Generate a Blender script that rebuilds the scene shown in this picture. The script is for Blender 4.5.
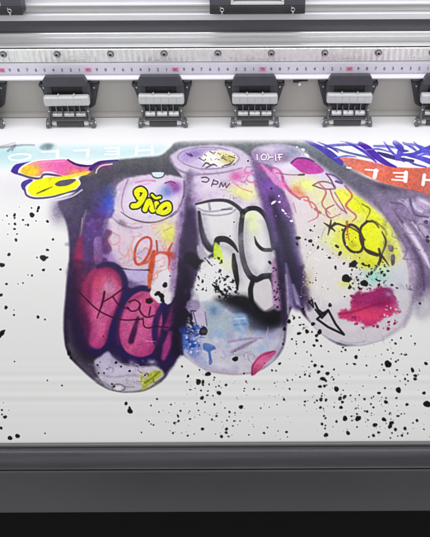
import bpy, bmesh, math
from mathutils import Vector, Matrix, Euler

# ---------------------------------------------------------------- camera, world, lamps, exposure
scene = bpy.context.scene
COL = scene.collection
for o in list(bpy.data.objects):
    bpy.data.objects.remove(o, do_unlink=True)

CAM_Y, CAM_Z, PITCH, ROLL, FOCAL = -.849, .4395, math.radians(38), math.radians(.26), 783.0
cam_data = bpy.data.cameras.new("camera")
cam_data.sensor_fit = 'HORIZONTAL'
cam_data.sensor_width = 36
cam_data.lens = FOCAL / 430 * 36
cam_data.shift_x = -35 / 430
cam_data.clip_start = .02
cam_data.clip_end = 100
cam = bpy.data.objects.new("camera", cam_data)
COL.objects.link(cam)
cam.location = (0, CAM_Y, CAM_Z)
cam.rotation_euler = (Matrix.Rotation(math.pi / 2 - PITCH, 3, 'X') @ Matrix.Rotation(-ROLL, 3, 'Z')).to_euler()
scene.camera = cam

world = bpy.data.worlds.new("World")
scene.world = world
world.use_nodes = True
bg = world.node_tree.nodes["Background"]
bg.inputs[0].default_value = (.98, .975, 1.0, 1)
bg.inputs[1].default_value = .485
scene.view_settings.view_transform = 'Standard'
scene.view_settings.look = 'None'
scene.view_settings.exposure = 0
scene.view_settings.gamma = 1


def lamp(name, loc, target, sx, sy, power, col=(1, 1, 1)):
    d = bpy.data.lights.new(name, 'AREA')
    d.shape = 'RECTANGLE'
    d.size, d.size_y, d.energy, d.color = sx, sy, power, col
    o = bpy.data.objects.new(name, d)
    COL.objects.link(o)
    o.location = loc
    o.rotation_euler = (Vector(target) - Vector(loc)).to_track_quat('-Z', 'Y').to_euler()
    return o


lamp("nip_fill_lamp", (-.05, -.075, .27), (-.05, -.03, 0), 1.8, .04, 2.05, (.985, .99, 1))  # unseen strip added above the frame to brighten the sheet near the rollers
lamp("ceiling_lamp", (-.1, .1, 1.3), (0, -.1, 0), 1.8, .4, 1.5, (1, .99, .98))
lamp("room_lamp", (.25, -2.3, 1.2), (0, -.1, 0), 2.4, 1.0, 17, (.98, .99, 1))

# ---------------------------------------------------------------- helpers


def mat(name, col, rough=.5, metal=0., var=.06, scale=60., bump=0., bscale=400., stretch=(1, 1, 1), spec=.5, coat=0.):
    m = bpy.data.materials.new(name)
    m.use_nodes = True
    nt = m.node_tree
    b = nt.nodes["Principled BSDF"]
    tc = nt.nodes.new("ShaderNodeTexCoord")
    mp = nt.nodes.new("ShaderNodeMapping")
    mp.inputs['Scale'].default_value = stretch
    nt.links.new(tc.outputs['Object'], mp.inputs['Vector'])
    n = nt.nodes.new("ShaderNodeTexNoise")
    n.inputs['Scale'].default_value = scale
    n.inputs['Detail'].default_value = 5
    nt.links.new(mp.outputs[0], n.inputs['Vector'])
    r = nt.nodes.new("ShaderNodeValToRGB")
    r.color_ramp.elements[0].position, r.color_ramp.elements[1].position = .3, .7
    r.color_ramp.elements[0].color = [c * (1 - var) for c in col] + [1]
    r.color_ramp.elements[1].color = [min(1, c * (1 + var)) for c in col] + [1]
    nt.links.new(n.outputs['Fac'], r.inputs[0])
    nt.links.new(r.outputs[0], b.inputs['Base Color'])
    b.inputs['Metallic'].default_value = metal
    b.inputs['Specular IOR Level'].default_value = spec
    b.inputs['Coat Weight'].default_value = coat
    mr = nt.nodes.new("ShaderNodeMapRange")
    mr.inputs[3].default_value, mr.inputs[4].default_value = max(.03, rough - .07), rough + .07
    nt.links.new(n.outputs['Fac'], mr.inputs[0])
    nt.links.new(mr.outputs[0], b.inputs['Roughness'])
    if bump:
        n2 = nt.nodes.new("ShaderNodeTexNoise")
        n2.inputs['Scale'].default_value = bscale
        n2.inputs['Detail'].default_value = 3
        nt.links.new(mp.outputs[0], n2.inputs['Vector'])
        bp = nt.nodes.new("ShaderNodeBump")
        bp.inputs['Strength'].default_value = bump
        bp.inputs['Distance'].default_value = .001
        nt.links.new(n2.outputs['Fac'], bp.inputs['Height'])
        nt.links.new(bp.outputs[0], b.inputs['Normal'])
    return m


class MB:
    """collects solids, then links them as one mesh object"""

    def __init__(self):
        self.bm = bmesh.new()

    def merge(self, b, bevel=0., seg=2):
        if bevel:
            bmesh.ops.bevel(b, geom=[e for e in b.edges if e.calc_face_angle(0) > .3], offset=bevel, segments=seg, affect='EDGES', profile=.5, clamp_overlap=True)
        bmesh.ops.recalc_face_normals(b, faces=b.faces)
        t = bpy.data.meshes.new("tmp")
        b.to_mesh(t)
        b.free()
        self.bm.from_mesh(t)
        bpy.data.meshes.remove(t)
        return self

    def box(self, x0, x1, y0, y1, z0, z1, bevel=0., seg=2, rot=None):
        b = bmesh.new()
        bmesh.ops.create_cube(b, size=1)
        bmesh.ops.scale(b, vec=(x1 - x0, y1 - y0, z1 - z0), verts=b.verts)
        if rot:
            bmesh.ops.rotate(b, matrix=Euler(rot).to_matrix(), verts=b.verts)
        bmesh.ops.translate(b, vec=((x0 + x1) / 2, (y0 + y1) / 2, (z0 + z1) / 2), verts=b.verts)
        return self.merge(b, bevel, seg)

    def prism(self, prof, a0, a1, axis='x', bevel=0., seg=2):
        """polygon swept along an axis: prof is (y,z) for x, (x,z) for y"""
        b = bmesh.new()
        mk = (lambda p, a: (a, p[0], p[1])) if axis == 'x' else (lambda p, a: (p[0], a, p[1]))
        A = [b.verts.new(mk(p, a0)) for p in prof]
        B = [b.verts.new(mk(p, a1)) for p in prof]
        b.faces.new(A)
        b.faces.new(B[::-1])
        n = len(prof)
        for i in range(n):
            b.faces.new((A[i], A[(i + 1) % n], B[(i + 1) % n], B[i]))
        return self.merge(b, bevel, seg)

    def cyl(self, p0, p1, r, r2=None, seg=24, bevel=0.):
        p0, p1 = Vector(p0), Vector(p1)
        b = bmesh.new()
        bmesh.ops.create_cone(b, cap_ends=True, segments=seg, radius1=r, radius2=r if r2 is None else r2, depth=(p1 - p0).length)
        q = Vector((0, 0, 1)).rotation_difference(p1 - p0)
        bmesh.ops.rotate(b, matrix=q.to_matrix(), verts=b.verts)
        bmesh.ops.translate(b, vec=(p0 + p1) / 2, verts=b.verts)
        if bevel:
            bmesh.ops.bevel(b, geom=[e for e in b.edges if e.calc_face_angle(0) > 1], offset=bevel, segments=2, affect='EDGES')
        return self.merge(b)

    def ring(self, c, r, t, axis='y', n=24, k=8):
        b = bmesh.new()
        vs = []
        for i in range(n):
            a = 2 * math.pi * i / n
            row = []
            for j in range(k):
                q = 2 * math.pi * j / k
                R = r + t * math.cos(q)
                x, z, y = R * math.cos(a), R * math.sin(a), t * math.sin(q)
                row.append(b.verts.new((c[0] + x, c[1] + y, c[2] + z) if axis == 'y' else (c[0] + y, c[1] + x, c[2] + z)))
            vs.append(row)
        for i in range(n):
            for j in range(k):
                b.faces.new((vs[i][j], vs[(i + 1) % n][j], vs[(i + 1) % n][(j + 1) % k], vs[i][(j + 1) % k]))
        return self.merge(b)

    def build(self, name, material, parent=None, smooth=True, loc=None):
        me = bpy.data.meshes.new(name)
        self.bm.to_mesh(me)
        self.bm.free()
        if smooth:
            me.polygons.foreach_set('use_smooth', [True] * len(me.polygons))
            me.set_sharp_from_angle(angle=math.radians(32))
        me.materials.append(material)
        o = bpy.data.objects.new(name, me)
        COL.objects.link(o)
        if parent:
            o.parent = parent
        if loc:
            o.location = loc
        return o


def thing(name, label, cat, loc=(0, 0, 0), group=None):
    o = bpy.data.objects.new(name, None)
    o.empty_display_size = .02
    COL.objects.link(o)
    o.location = loc
    o['label'], o['category'] = label, cat
    if group:
        o['group'] = group
    return o


def copy_tree(o, parent=None):
    c = o.copy()
    COL.objects.link(c)
    if parent:
        c.parent = parent
    for ch in list(o.children):
        copy_tree(ch, c)
    return c


def text_mesh(items, name, material, parent, size, y, extrude=.00006):
    """items: (string, x, z); upright lettering on a plane facing the front, joined as one mesh"""
    m = MB()
    for s, x, z in items:
        cu = bpy.data.curves.new("t", 'FONT')
        cu.body, cu.size, cu.align_x, cu.align_y, cu.extrude = s, size, 'CENTER', 'CENTER', extrude
        cu.offset = size * .018
        t = bpy.data.objects.new("t", cu)
        COL.objects.link(t)
        dg = bpy.context.evaluated_depsgraph_get()
        me = bpy.data.meshes.new_from_object(t.evaluated_get(dg))
        me.transform(Matrix.Translation((x, y, z)) @ Matrix.Rotation(math.pi / 2, 4, 'X'))
        m.bm.from_mesh(me)
        bpy.data.meshes.remove(me)
        bpy.data.objects.remove(t)
        bpy.data.curves.remove(cu)
    return m.build(name, material, parent, smooth=False)


# ---------------------------------------------------------------- print artwork, painted as numbers
# The print is painted on a small canvas (u to the right, v down, in print units) and then carried as
# ink colour by the vertices of the vinyl sheet.
import numpy as np
SC = 3.0
U0, U1, V0, V1 = -90.0, 530.0, 100.0, 450.0
CW, CH = int((U1 - U0) * SC), int((V1 - V0) * SC)
rng = np.random.default_rng(7)


def lattice(cell, seed):
    r = np.random.default_rng(seed)
    gw, gh = int((U1 - U0) / cell) + 3, int((V1 - V0) / cell) + 3
    g = r.random((gh, gw)).astype(np.float32)
    yy = (np.arange(CH) / SC / cell)
    xx = (np.arange(CW) / SC / cell)
    y0, x0 = yy.astype(int), xx.astype(int)
    fy, fx = (yy - y0)[:, None], (xx - x0)[None, :]
    fy, fx = fy * fy * (3 - 2 * fy), fx * fx * (3 - 2 * fx)
    a, b = g[y0][:, x0], g[y0][:, x0 + 1]
    c, d = g[y0 + 1][:, x0], g[y0 + 1][:, x0 + 1]
    return ((a * (1 - fx) + b * fx) * (1 - fy) + (c * (1 - fx) + d * fx) * fy).astype(np.float32)


N_BIG = (lattice(14, 1) * .6 + lattice(6, 2) * .4 - .5) * 2
N_MID = (lattice(5, 3) * .6 + lattice(2.2, 4) * .4 - .5) * 2
N_FINE = (lattice(1.6, 5) * .6 + lattice(.8, 6) * .4 - .5) * 2
CAN = np.ones((CH, CW, 3), np.float32) * np.array((.925, .922, .915), np.float32)
UU = (U0 + (np.arange(CW) + .5) / SC).astype(np.float32)
VV = (V0 + (np.arange(CH) + .5) / SC).astype(np.float32)


def spline(pts, closed=False, n=6):
    p = np.array(pts, float)
    if len(p) < 3:
        return p
    q = np.vstack([p[-1], p, p[0], p[1]]) if closed else np.vstack([2 * p[0] - p[1], p, 2 * p[-1] - p[-2]])
    out = []
    for i in range(1, len(q) - 2):
        a, b, c, d = q[i - 1], q[i], q[i + 1], q[i + 2]
        for t in np.arange(n) / n:
            out.append(.5 * (2 * b + (c - a) * t + (2 * a - 5 * b + 4 * c - d) * t * t + (3 * b - a - 3 * c + d) * t ** 3))
    if not closed:
        out.append(q[-2])
    return np.array(out)


def window(lo, hi, pad):
    x0 = int(max(0, (lo[0] - pad - U0) * SC)); x1 = int(min(CW, (hi[0] + pad - U0) * SC + 2))
    y0 = int(max(0, (lo[1] - pad - V0) * SC)); y1 = int(min(CH, (hi[1] + pad - V0) * SC + 2))
    return (slice(y0, y1), slice(x0, x1)) if x1 > x0 and y1 > y0 else None


def lay(w, cov, col):
    if callable(col):
        col = col(UU[None, w[1]], VV[w[0], None])
    c = np.asarray(col, np.float32)
    CAN[w] = CAN[w] * (1 - cov[..., None]) + c * cov[..., None]


def ss(x):
    x = np.clip(x, 0, 1)
    return x * x * (3 - 2 * x)


def seg_dist(P, w, closed, widths=None):
    X, Y = UU[None, w[1]], VV[w[0], None]
    best = np.full((VV[w[0]].size, UU[w[1]].size), 1e9, np.float32)
    inside = np.zeros(best.shape, bool)
    m = len(P) if closed else len(P) - 1
    for i in range(m):
        (ax, ay), (bx, by) = P[i], P[(i + 1) % len(P)]
        dx, dy = bx - ax, by - ay
        L = dx * dx + dy * dy + 1e-9
        t = np.clip(((X - ax) * dx + (Y - ay) * dy) / L, 0, 1)
        d = np.sqrt((X - ax - t * dx) ** 2 + (Y - ay - t * dy) ** 2)
        if widths is not None:
            d = d - .5 * (widths[i] * (1 - t) + widths[i + 1] * t)
        np.minimum(best, d, out=best)
        if closed and abs(dy) > 1e-9:
            inside ^= ((ay > Y) != (by > Y)) & (X < dx * (Y - ay) / dy + ax)
    return best, inside


def fill(pts, col, soft=.8, a=1., curve=True, wob=0., noise=None):
    P = spline(pts, True) if curve else np.array(pts, float)
    w = window(P.min(0), P.max(0), soft + wob + 1)
    if w is None:
        return
    d, ins = seg_dist(P, w, True)
    sd = np.where(ins, d, -d)
    if wob:
        sd = sd + (N_MID if noise is None else noise)[w] * wob
    soft *= .8 if soft > 1.5 else .7
    lay(w, ss(sd / max(soft, .3) * .5 + .5) * a, col)


def draw(pts, wd, col, soft=.6, a=1., curve=True, wob=0., closed=False, noise=None):
    k0 = len(pts)
    P = spline(pts, closed) if curve and k0 > 2 else np.array(pts, float)
    if closed:
        P = np.vstack([P, P[:1]])
    wl = [wd, wd] if np.isscalar(wd) else list(wd)
    W = np.interp(np.linspace(0, 1, len(P)), np.linspace(0, 1, len(wl)), wl)
    w = window(P.min(0), P.max(0), soft + max(wl) + wob + 1)
    if w is None:
        return
    d, _ = seg_dist(P, w, False, W)
    if wob:
        d = d + (N_MID if noise is None else noise)[w] * wob
    soft *= .8 if soft > 1.5 else .7
    lay(w, ss(.5 - d / max(soft, .3) * .5) * a, col)


def spray(u, v, ru, rv, col, a=.8, rot=0., rough=.25):
    R = max(ru, rv) * 2.0
    w = window((u - R, v - R), (u + R, v + R), 0)
    if w is None:
        return
    X, Y = UU[None, w[1]] - u, VV[w[0], None] - v
    c, s = math.cos(math.radians(rot)), math.sin(math.radians(rot))
    q = ((X * c + Y * s) / ru) ** 2 + ((-X * s + Y * c) / rv) ** 2
    cov = np.exp(-q * 1.1) * (1 + rough * N_MID[w] + rough * .6 * N_BIG[w])
    cov = np.clip(cov * 1.15 - .02, 0, 1) * np.clip((4 - q) / 1.5, 0, 1)
    lay(w, np.clip(cov * a, 0, 1), col)


def splat(u, v, r, e=1., rot=0., col=(.035, .03, .04)):
    k = 12
    ph = rng.random(3) * 6.28
    pts = []
    for i in range(k):
        t = i / k * 2 * math.pi
        rr = r * (1 + .10 * math.sin(2 * t + ph[0]) + .07 * math.sin(3 * t + ph[1]) + .05 * math.sin(5 * t + ph[2]))
        x, y = rr * e * math.cos(t), rr * math.sin(t)
        c, s = math.cos(math.radians(rot)), math.sin(math.radians(rot))
        pts.append((u + x * c - y * s, v + x * s + y * c))
    fill(pts, col, .45, .97)


def flecks(n, u0, u1, v0, v1, rmin, rmax, col=(.07, .06, .075), pw=2.5, mask=None, seed=0, shard=False):
    r = np.random.default_rng(seed)
    k = 0
    while k < n:
        u, v = u0 + (u1 - u0) * r.random(), v0 + (v1 - v0) * r.random()
        if mask and not mask(u, v, r):
            continue
        k += 1
        rad = rmin + (rmax - rmin) * r.random() ** pw
        if shard:
            t0, m = r.random() * 6.28, r.integers(3, 7)
            st = .35 + .5 * r.random()
            q = r.random() * 3.14
            pts = []
            for i in range(m):
                t = t0 + (i + r.random() * .7) / m * 6.28
                R = rad * (.7 + 1.0 * r.random())
                x, y = R * math.cos(t), R * st * math.sin(t)
                pts.append((u + x * math.cos(q) - y * math.sin(q), v + x * math.sin(q) + y * math.cos(q)))
            fill(pts, col, .5, .95, curve=False)
        else:
            splat(u, v, rad, 1 + r.random() * .5, r.random() * 180, col)


def grad(stops, along='v'):
    xs = [s[0] for s in stops]
    cs = np.array([s[1] for s in stops], float)

    def f(X, Y):
        q = (Y if along == 'v' else X)
        q = np.broadcast_to(q, (Y.shape[0], X.shape[1]))
        return np.stack([np.interp(q, xs, cs[:, i]) for i in range(3)], -1)
    return f


def tags(n, u0, u1, v0, v1, cols, seed, wd=(.5, 1.3), a=(.25, .7), size=7, keep=None):
    r = np.random.default_rng(seed)
    for _ in range(n):
        u, v = u0 + (u1 - u0) * r.random(), v0 + (v1 - v0) * r.random()
        if keep and not keep(u, v):
            continue
        p, t = [(u, v)], r.random() * 6.28
        for _k in range(r.integers(2, 6)):
            t += r.normal() * 1.1
            L = size * (.3 + .7 * r.random())
            u, v = u + L * math.cos(t), v + L * math.sin(t) * .8
            p.append((u, v))
        c = cols[r.integers(len(cols))]
        w = wd[0] + (wd[1] - wd[0]) * r.random()
        draw(p, [w, w * (.6 + .8 * r.random()), w * .5], c, .5 + r.random() * .9, a[0] + (a[1] - a[0]) * r.random(), curve=r.random() > .3, wob=.25, noise=N_FINE)


def mottle(n, u0, u1, v0, v1, cols, seed, rad=(2, 7), a=(.15, .45), keep=None):
    r = np.random.default_rng(seed)
    for _ in range(n):
        u, v = u0 + (u1 - u0) * r.random(), v0 + (v1 - v0) * r.random()
        if keep and not keep(u, v):
            continue
        q = rad[0] + (rad[1] - rad[0]) * r.random() ** 1.5
        spray(u, v, q, q * (.4 + .6 * r.random()), cols[r.integers(len(cols))], a[0] + (a[1] - a[0]) * r.random(), r.random() * 180, .7)


def paint():
    INK = (.13, .12, .14)
    IND = (.17, .115, .34)
    LAV = (.84, .79, .86)
    # ---- pale blue greeting sticker, upper left, printed upside down
    spray(22, 186, 40, 18, (.86, .85, .87), .6)
    fill([(-95, 143), (-40, 142), (0, 142), (60, 144), (110, 144), (160, 143), (166, 150), (150, 156), (105, 160), (60, 161), (20, 166), (-40, 172), (-95, 175)],
         grad([(140, (.89, .93, .94)), (152, (.78, .87, .885)), (168, (.85, .905, .91))]), 7, .9)
    spray(5, 155, 26, 9, (.70, .84, .86), .5)
    draw([(-10, 148), (6, 147), (22, 145), (34, 145)], [2.0, 1.2], (.55, .58, .60), 1.6, .8)
    draw([(-5, 148), (8, 144.5), (15, 142.5)], 1, (.80, .62, .62), 1, .8)
    draw([(8, 151), (15, 145), (12, 150)], 2, (.48, .53, .56), 1.6, .7)
    fill([(40, 148), (45, 143.5), (53, 144), (51, 149), (46, 151)], (.55, .64, .66), 2.5, .8)
    spray(48, 146, 6, 3, (.45, .52, .54), .6)
    W = (.93, .965, .965)
    draw([(9, 157), (13, 155), (21, 154), (30, 155), (29, 158), (20, 160.5), (11, 159.5)], 1.9, W, .9, .95, closed=True)
    draw([(42, 151.6), (58, 151.2)], 2.0, W, .8, curve=False)
    draw([(57.5, 151), (57.5, 157.5)], 3.6, W, .8, curve=False)
    draw([(74, 150.5), (89, 150)], 1.9, W, .8, curve=False)
    draw([(88, 150), (87.5, 156)], 3.2, W, .8, curve=False)
    for y in (148, 151.2, 154.2):
        draw([(105 + (y == 151.2) * 2, y + .2), (119, y)], 1.5, W, .8, curve=False)
    draw([(118.5, 147.8), (118.5, 154.6)], 3.0, W, .8, curve=False)
    draw([(137, 147), (136, 154.6)], 3.0, W, .8, curve=False)
    draw([(152, 146.4), (152.5, 153.4)], 3.0, W, .8, curve=False)
    draw([(137, 150.6), (152, 149.9)], 1.9, W, .8, curve=False)

    # ---- dark airbrushed ground of the fist, greyed towards the top as painted sheen
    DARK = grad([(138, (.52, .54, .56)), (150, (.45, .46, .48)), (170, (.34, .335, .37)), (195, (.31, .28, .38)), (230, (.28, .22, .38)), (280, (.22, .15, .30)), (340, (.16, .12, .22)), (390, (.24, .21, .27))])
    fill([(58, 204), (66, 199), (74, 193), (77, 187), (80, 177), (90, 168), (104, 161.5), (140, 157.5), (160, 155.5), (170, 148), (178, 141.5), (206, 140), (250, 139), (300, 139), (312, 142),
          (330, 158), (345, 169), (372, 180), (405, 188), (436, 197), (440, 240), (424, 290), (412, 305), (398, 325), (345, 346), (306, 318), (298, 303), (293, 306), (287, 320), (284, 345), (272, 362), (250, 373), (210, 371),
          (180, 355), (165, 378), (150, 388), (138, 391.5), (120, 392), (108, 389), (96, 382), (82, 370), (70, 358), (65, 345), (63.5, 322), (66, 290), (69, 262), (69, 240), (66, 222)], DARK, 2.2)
    spray(58, 212, 8, 12, (.47, .42, .55), .6)
    spray(66, 206, 9, 9, (.42, .38, .50), .7)
    spray(76, 212, 12, 16, (.36, .33, .42), .7)
    spray(104, 206, 12, 16, (.36, .36, .60), .55)
    spray(110, 205, 9, 14, (.28, .38, .82), .85)
    spray(102, 220, 9, 12, (.38, .22, .66), .7)
    spray(100, 228, 14, 14, (.36, .22, .52), .75)
    spray(100, 232, 6, 5, (.52, .40, .68), .7)
    spray(88, 240, 12, 18, (.30, .22, .38), .7)
    fill([(84, 232), (96, 214), (106, 222), (105, 262), (92, 272), (83, 264)], (.40, .27, .56), 4, .7)
    mottle(26, 82, 106, 212, 268, [(.52, .38, .66), (.44, .28, .58), (.34, .24, .48), (.58, .44, .68)], 60, rad=(2, 6), a=(.3, .6))
    draw([(86.5, 210), (83, 222), (80.5, 236)], [1.2, 3, 2], (.60, .50, .60), 2, .7)
    draw([(82.5, 218), (81.5, 228)], 1.0, (.78, .70, .76), 1, .7)
    draw([(80, 238), (79, 252), (77, 268)], [3, 9, 8], (.66, .15, .36), 4, .95)
    draw([(77, 264), (76, 284), (73, 300)], [7, 5, 3], (.52, .18, .34), 4, .7)
    draw([(75, 270), (73, 310), (70, 340)], 4, (.17, .10, .22), 4, .7)
    fill([(94, 240), (102, 239), (102, 262), (95, 264)], (.62, .48, .70), 1.4, .9)
    spray(106, 252, 6, 16, (.30, .12, .36), .7)
    # ---- spray lettering left: twin lobed figure
    fill([(11, 170.5), (15, 165), (22, 163), (33, 161.5), (25, 167), (21, 173), (17, 174.5), (12, 172.5)], (.31, .22, .60), .9)
    fill([(21, 185), (24, 181), (34, 178), (38, 179), (29, 186), (27, 190), (23, 190)], (.36, .29, .62), .9)
    fill([(18, 172), (22, 166), (34, 160.5), (52, 159), (68, 158.5), (76, 163), (92, 165.5), (93, 170), (86, 174.6), (77, 177.4), (80, 181), (79.4, 186), (66, 195.6), (44, 199.5), (30, 198), (25, 193), (26, 186), (33, 180), (22, 177)], (.96, .95, .96), .8)
    draw([(19, 174), (30, 177.5), (40, 178.5), (44, 174.5), (54, 175), (62, 177)], 2.2, (.36, .29, .50), .8, .95)
    draw([(24.5, 189), (27, 195.5), (36, 198.3), (52, 197), (66, 193), (82, 189)], 1.9, (.35, .31, .45), .8, .95)
    fill([(20.5, 171), (25, 166), (36, 161.3), (52, 160), (67, 159.6), (75, 164), (91, 167), (92.5, 170), (86, 174), (70, 176), (60, 175), (52, 172), (44, 172), (40, 176), (32, 176), (24, 174)],
         grad([(18, (.90, .80, .30)), (30, (.90, .74, .42)), (42, (.89, .55, .68)), (60, (.88, .45, .68)), (92, (.80, .42, .58))], 'u'), 1.2)
    spray(32, 171, 9, 5, (.92, .82, .22), .9)
    spray(78, 172.5, 13, 3.2, (.90, .60, .42), .9)
    draw([(30, 165), (46, 161.8), (64, 161.2)], 1.4, (.93, .62, .78), 1.4, .8)
    fill([(28, 190), (31, 183.5), (38, 179.5), (50, 177), (62, 176.2), (76, 173.5), (90, 171), (86, 175), (76, 177), (72, 178.6), (74.4, 180.2), (78.4, 181), (78.4, 185.4), (71, 190.5), (60, 194), (44, 196.4), (32, 195.4)],
         grad([(172, (.92, .78, .42)), (178, (.92, .86, .30)), (183, (.95, .95, .20)), (196, (.90, .93, .22))]), .9)
    fill([(55, 184.4), (59, 181.2), (67, 179.6), (74, 179), (76, 180), (72.6, 183), (67, 185.6), (59, 186.4)], (.40, .38, .42), .9)
    draw([(37, 193.5), (44, 190.5), (52, 187)], [.8, 1.5, .6], (.40, .38, .12), .8)
    draw([(50, 200.4), (62, 199.2), (73, 196), (82, 190)], 1.5, (.86, .83, .90), 1, .9)
    draw([(68, 159.8), (76, 164.3), (86, 166), (93, 165.5)], [1.6, 2.4, 1.6], (.26, .13, .40), .8)
    draw([(91, 169), (95, 165), (103, 161.5), (118, 160.3)], [4.5, 3.6, 2.6, 1.2], (.29, .16, .50), .9)
    draw([(70, 159.5), (80, 163), (91, 163.2), (97, 160.5), (118, 158.6)], [1.2, 1.6, 1.4], (.92, .90, .94), .8, .9)
    spray(104, 166, 7, 3, (.60, .22, .48), .7)
    draw([(96, 173), (97.5, 169), (102, 165.5), (112, 164)], 1.5, (.84, .80, .86), .8, .95)

    # ---- gap between first and second finger
    draw([(189, 178), (185, 200), (181, 235), (180, 275), (180, 312), (178, 345)], [12, 14, 16, 16, 14, 10], grad([(178, (.42, .38, .48)), (215, (.33, .28, .42)), (270, (.24, .18, .31)), (330, (.18, .12, .25))]), 5)
    # ---- first finger (left), upper joint and nail
    fill([(117, 186), (124, 180), (136, 176.5), (152, 174.5), (172, 175.5), (186, 179), (191, 186), (190, 205), (184, 222), (180, 240), (178, 262), (176, 290), (166, 306), (152, 300), (145, 288), (128, 286), (120, 270),
          (110, 263), (108, 250), (104, 238), (104, 220), (112, 217), (115, 205), (117, 196)], grad([(174, (.82, .77, .83)), (215, (.85, .80, .85)), (250, (.86, .79, .83)), (300, (.80, .75, .83))]), 2.0, wob=.6)
    mottle(46, 110, 184, 178, 268, [(.70, .62, .76), (.62, .54, .70), (.92, .89, .93), (.80, .66, .78), (.78, .74, .82)], 41)
    tags(30, 112, 180, 222, 266, [(.74, .60, .68), (.62, .54, .66), (.86, .62, .62), (.92, .90, .92)], 42)
    draw([(119, 190), (113, 206), (106, 222), (104, 246), (112, 264)], [3, 4, 4, 3], (.60, .52, .66), 4, .55)
    spray(126, 186, 12, 8, (.77, .70, .80), .6)
    draw([(188, 186), (186, 204), (181, 224), (177, 246), (172, 268)], [4, 6, 6, 5, 3], (.62, .50, .70), 6, .6)
    draw([(107, 226), (105, 244), (113, 262)], [4, 7, 5], (.54, .38, .62), 6, .6)
    spray(140, 240, 10, 8, (.93, .89, .92), .5)
    draw([(119, 192), (116, 200), (115, 208)], 2.5, (.93, .91, .94), 2, .6)
    draw([(128, 180), (124, 190), (121.5, 204), (124, 213)], [1.5, 1.2, .8], (.55, .47, .60), 1.2, .7)
    draw([(184.5, 181), (184, 194), (178, 210), (171, 217)], [2.4, 2, 1], (.48, .38, .54), 1.4, .85)
    fill([(130, 186), (146, 181), (170, 181), (181, 187), (180, 199), (172, 212), (158, 219), (140, 218), (127, 209), (126, 196)], (.86, .82, .88), 3, .9)
    draw([(121, 212), (130, 218), (143, 222), (156, 222), (168, 217.5), (176, 211)], [.8, 1.6, 1.6, .9], (.42, .37, .45), .9, .9)
    draw([(112, 217), (120, 224), (133, 228), (142, 227)], [.8, 1.8, .8], (.62, .52, .60), 1.6, .8)
    spray(122, 223, 5, 3, (.50, .42, .50), .7, 30)
    fill([(152, 172.5), (164, 172.5), (163, 176), (158, 177.6), (153, 176)], (.82, .86, .88), .8)
    draw([(151, 172.5), (153, 176.5), (158, 178), (163, 176.5), (165, 172.5)], 1.1, (.30, .33, .36), .7)
    draw([(136, 182.5), (146, 180.5), (155, 181)], 1.6, (.82, .52, .72), 1.6, .8)
    draw([(139, 185), (150, 183.6)], 1.2, (.85, .62, .78), 1.4, .7)
    spray(167, 191, 6.5, 7, (.45, .52, .78), .85)
    spray(176, 188, 6, 6, (.52, .30, .62), .85)
    spray(172, 184, 5, 3, (.62, .32, .58), .8)
    spray(160, 195, 5, 5, (.60, .66, .85), .6)
    draw([(165, 183), (171, 181.5), (175, 183)], 1.3, (.42, .20, .42), .9, .8)
    Y = (.90, .90, .16)
    LET = [[(133, 206), (138, 205), (142.5, 199), (144.5, 193), (141, 189.5), (136.5, 192), (139, 197.5)],
           [(145, 209.5), (149, 201), (152.5, 210), (156.5, 203.5)],
           [(152, 195), (155.5, 198), (160, 197.2)],
           [(158.5, 211.5), (162.5, 206), (168, 204), (169, 209.5), (164, 212.6), (159, 211.5)]]
    WD = [5.4, 5.2, 2.6, 5.0]
    for p, wd in zip(LET, WD):
        draw(p, wd + 2.7, (.10, .10, .07), .6)
    for p, wd in zip(LET, WD):
        draw(p, wd, Y, .6)
    draw([(140, 196), (142, 193)], 1.3, (.18, .18, .10), .5)
    draw([(148, 209), (149.6, 206)], .9, (.25, .25, .10), .5)
    draw([(154, 204), (154.6, 209)], .9, (.25, .25, .10), .5)
    draw([(164, 208.6), (166.5, 207.4)], 1.2, (.18, .18, .10), .5)
    draw([(158, 205), (156, 209)], 1.0, (.2, .2, .1), .5)
    mottle(26, 104, 180, 214, 266, [(.90, .66, .72), (.74, .62, .86), (.72, .76, .90), (.92, .76, .70)], 80, rad=(2, 6), a=(.2, .5))
    # orange drip letters
    spray(169, 234, 9, 11, (.88, .86, .42), .85)
    spray(163, 228, 10, 7, (.90, .88, .62), .6)
    draw([(164, 231), (172, 227)], 1.3, (.72, .70, .25), 1, .6)
    RED = (.78, .33, .25)
    draw([(150.5, 239), (145, 237.5), (138, 243), (134.5, 254), (136, 263), (141, 264), (147, 257), (151, 247)], [2.4, 2, 2.6, 2.6, 2.2], RED, 1, .95, closed=True)
    draw([(134, 238), (131, 246), (133, 256)], 2, (.86, .62, .58), 2, .6)
    draw([(141, 264), (148, 261), (153, 253)], 3, (.80, .42, .34), 1.6, .9)
    draw([(156.5, 241), (157.5, 254)], 1.8, (.62, .27, .22), .9, .85)
    draw([(154, 252), (151.5, 266), (149.5, 280), (149, 288)], [4, 6, 5, 2.5], (.76, .32, .20), 1.6, .95)
    draw([(153, 256), (160, 252.5), (170, 254)], [3, 2.4, 4.5], RED, 1, .95)
    draw([(172.5, 243), (168.5, 252), (169.5, 262), (166, 277)], [1.8, 3, 2, 1.2], (.74, .35, .32), 1, .9)
    spray(172.5, 255.5, 4, 5, (.70, .28, .24), .8)
    spray(161, 264, 4.5, 9, (.92, .89, .90), .8)
    draw([(163, 262), (160, 275)], 1.2, (.86, .72, .72), 1, .6)
    draw([(112, 233), (109, 239), (113, 245), (119, 242), (119, 236), (113, 233)], 1.6, (.84, .62, .64), 1.4, .8)
    draw([(119, 246), (120, 253), (126, 256), (129, 250)], 1.6, (.84, .64, .66), 1.4, .7)
    draw([(128, 247), (129, 258), (127, 264)], 1.4, (.85, .66, .66), 1.2, .6)
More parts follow.
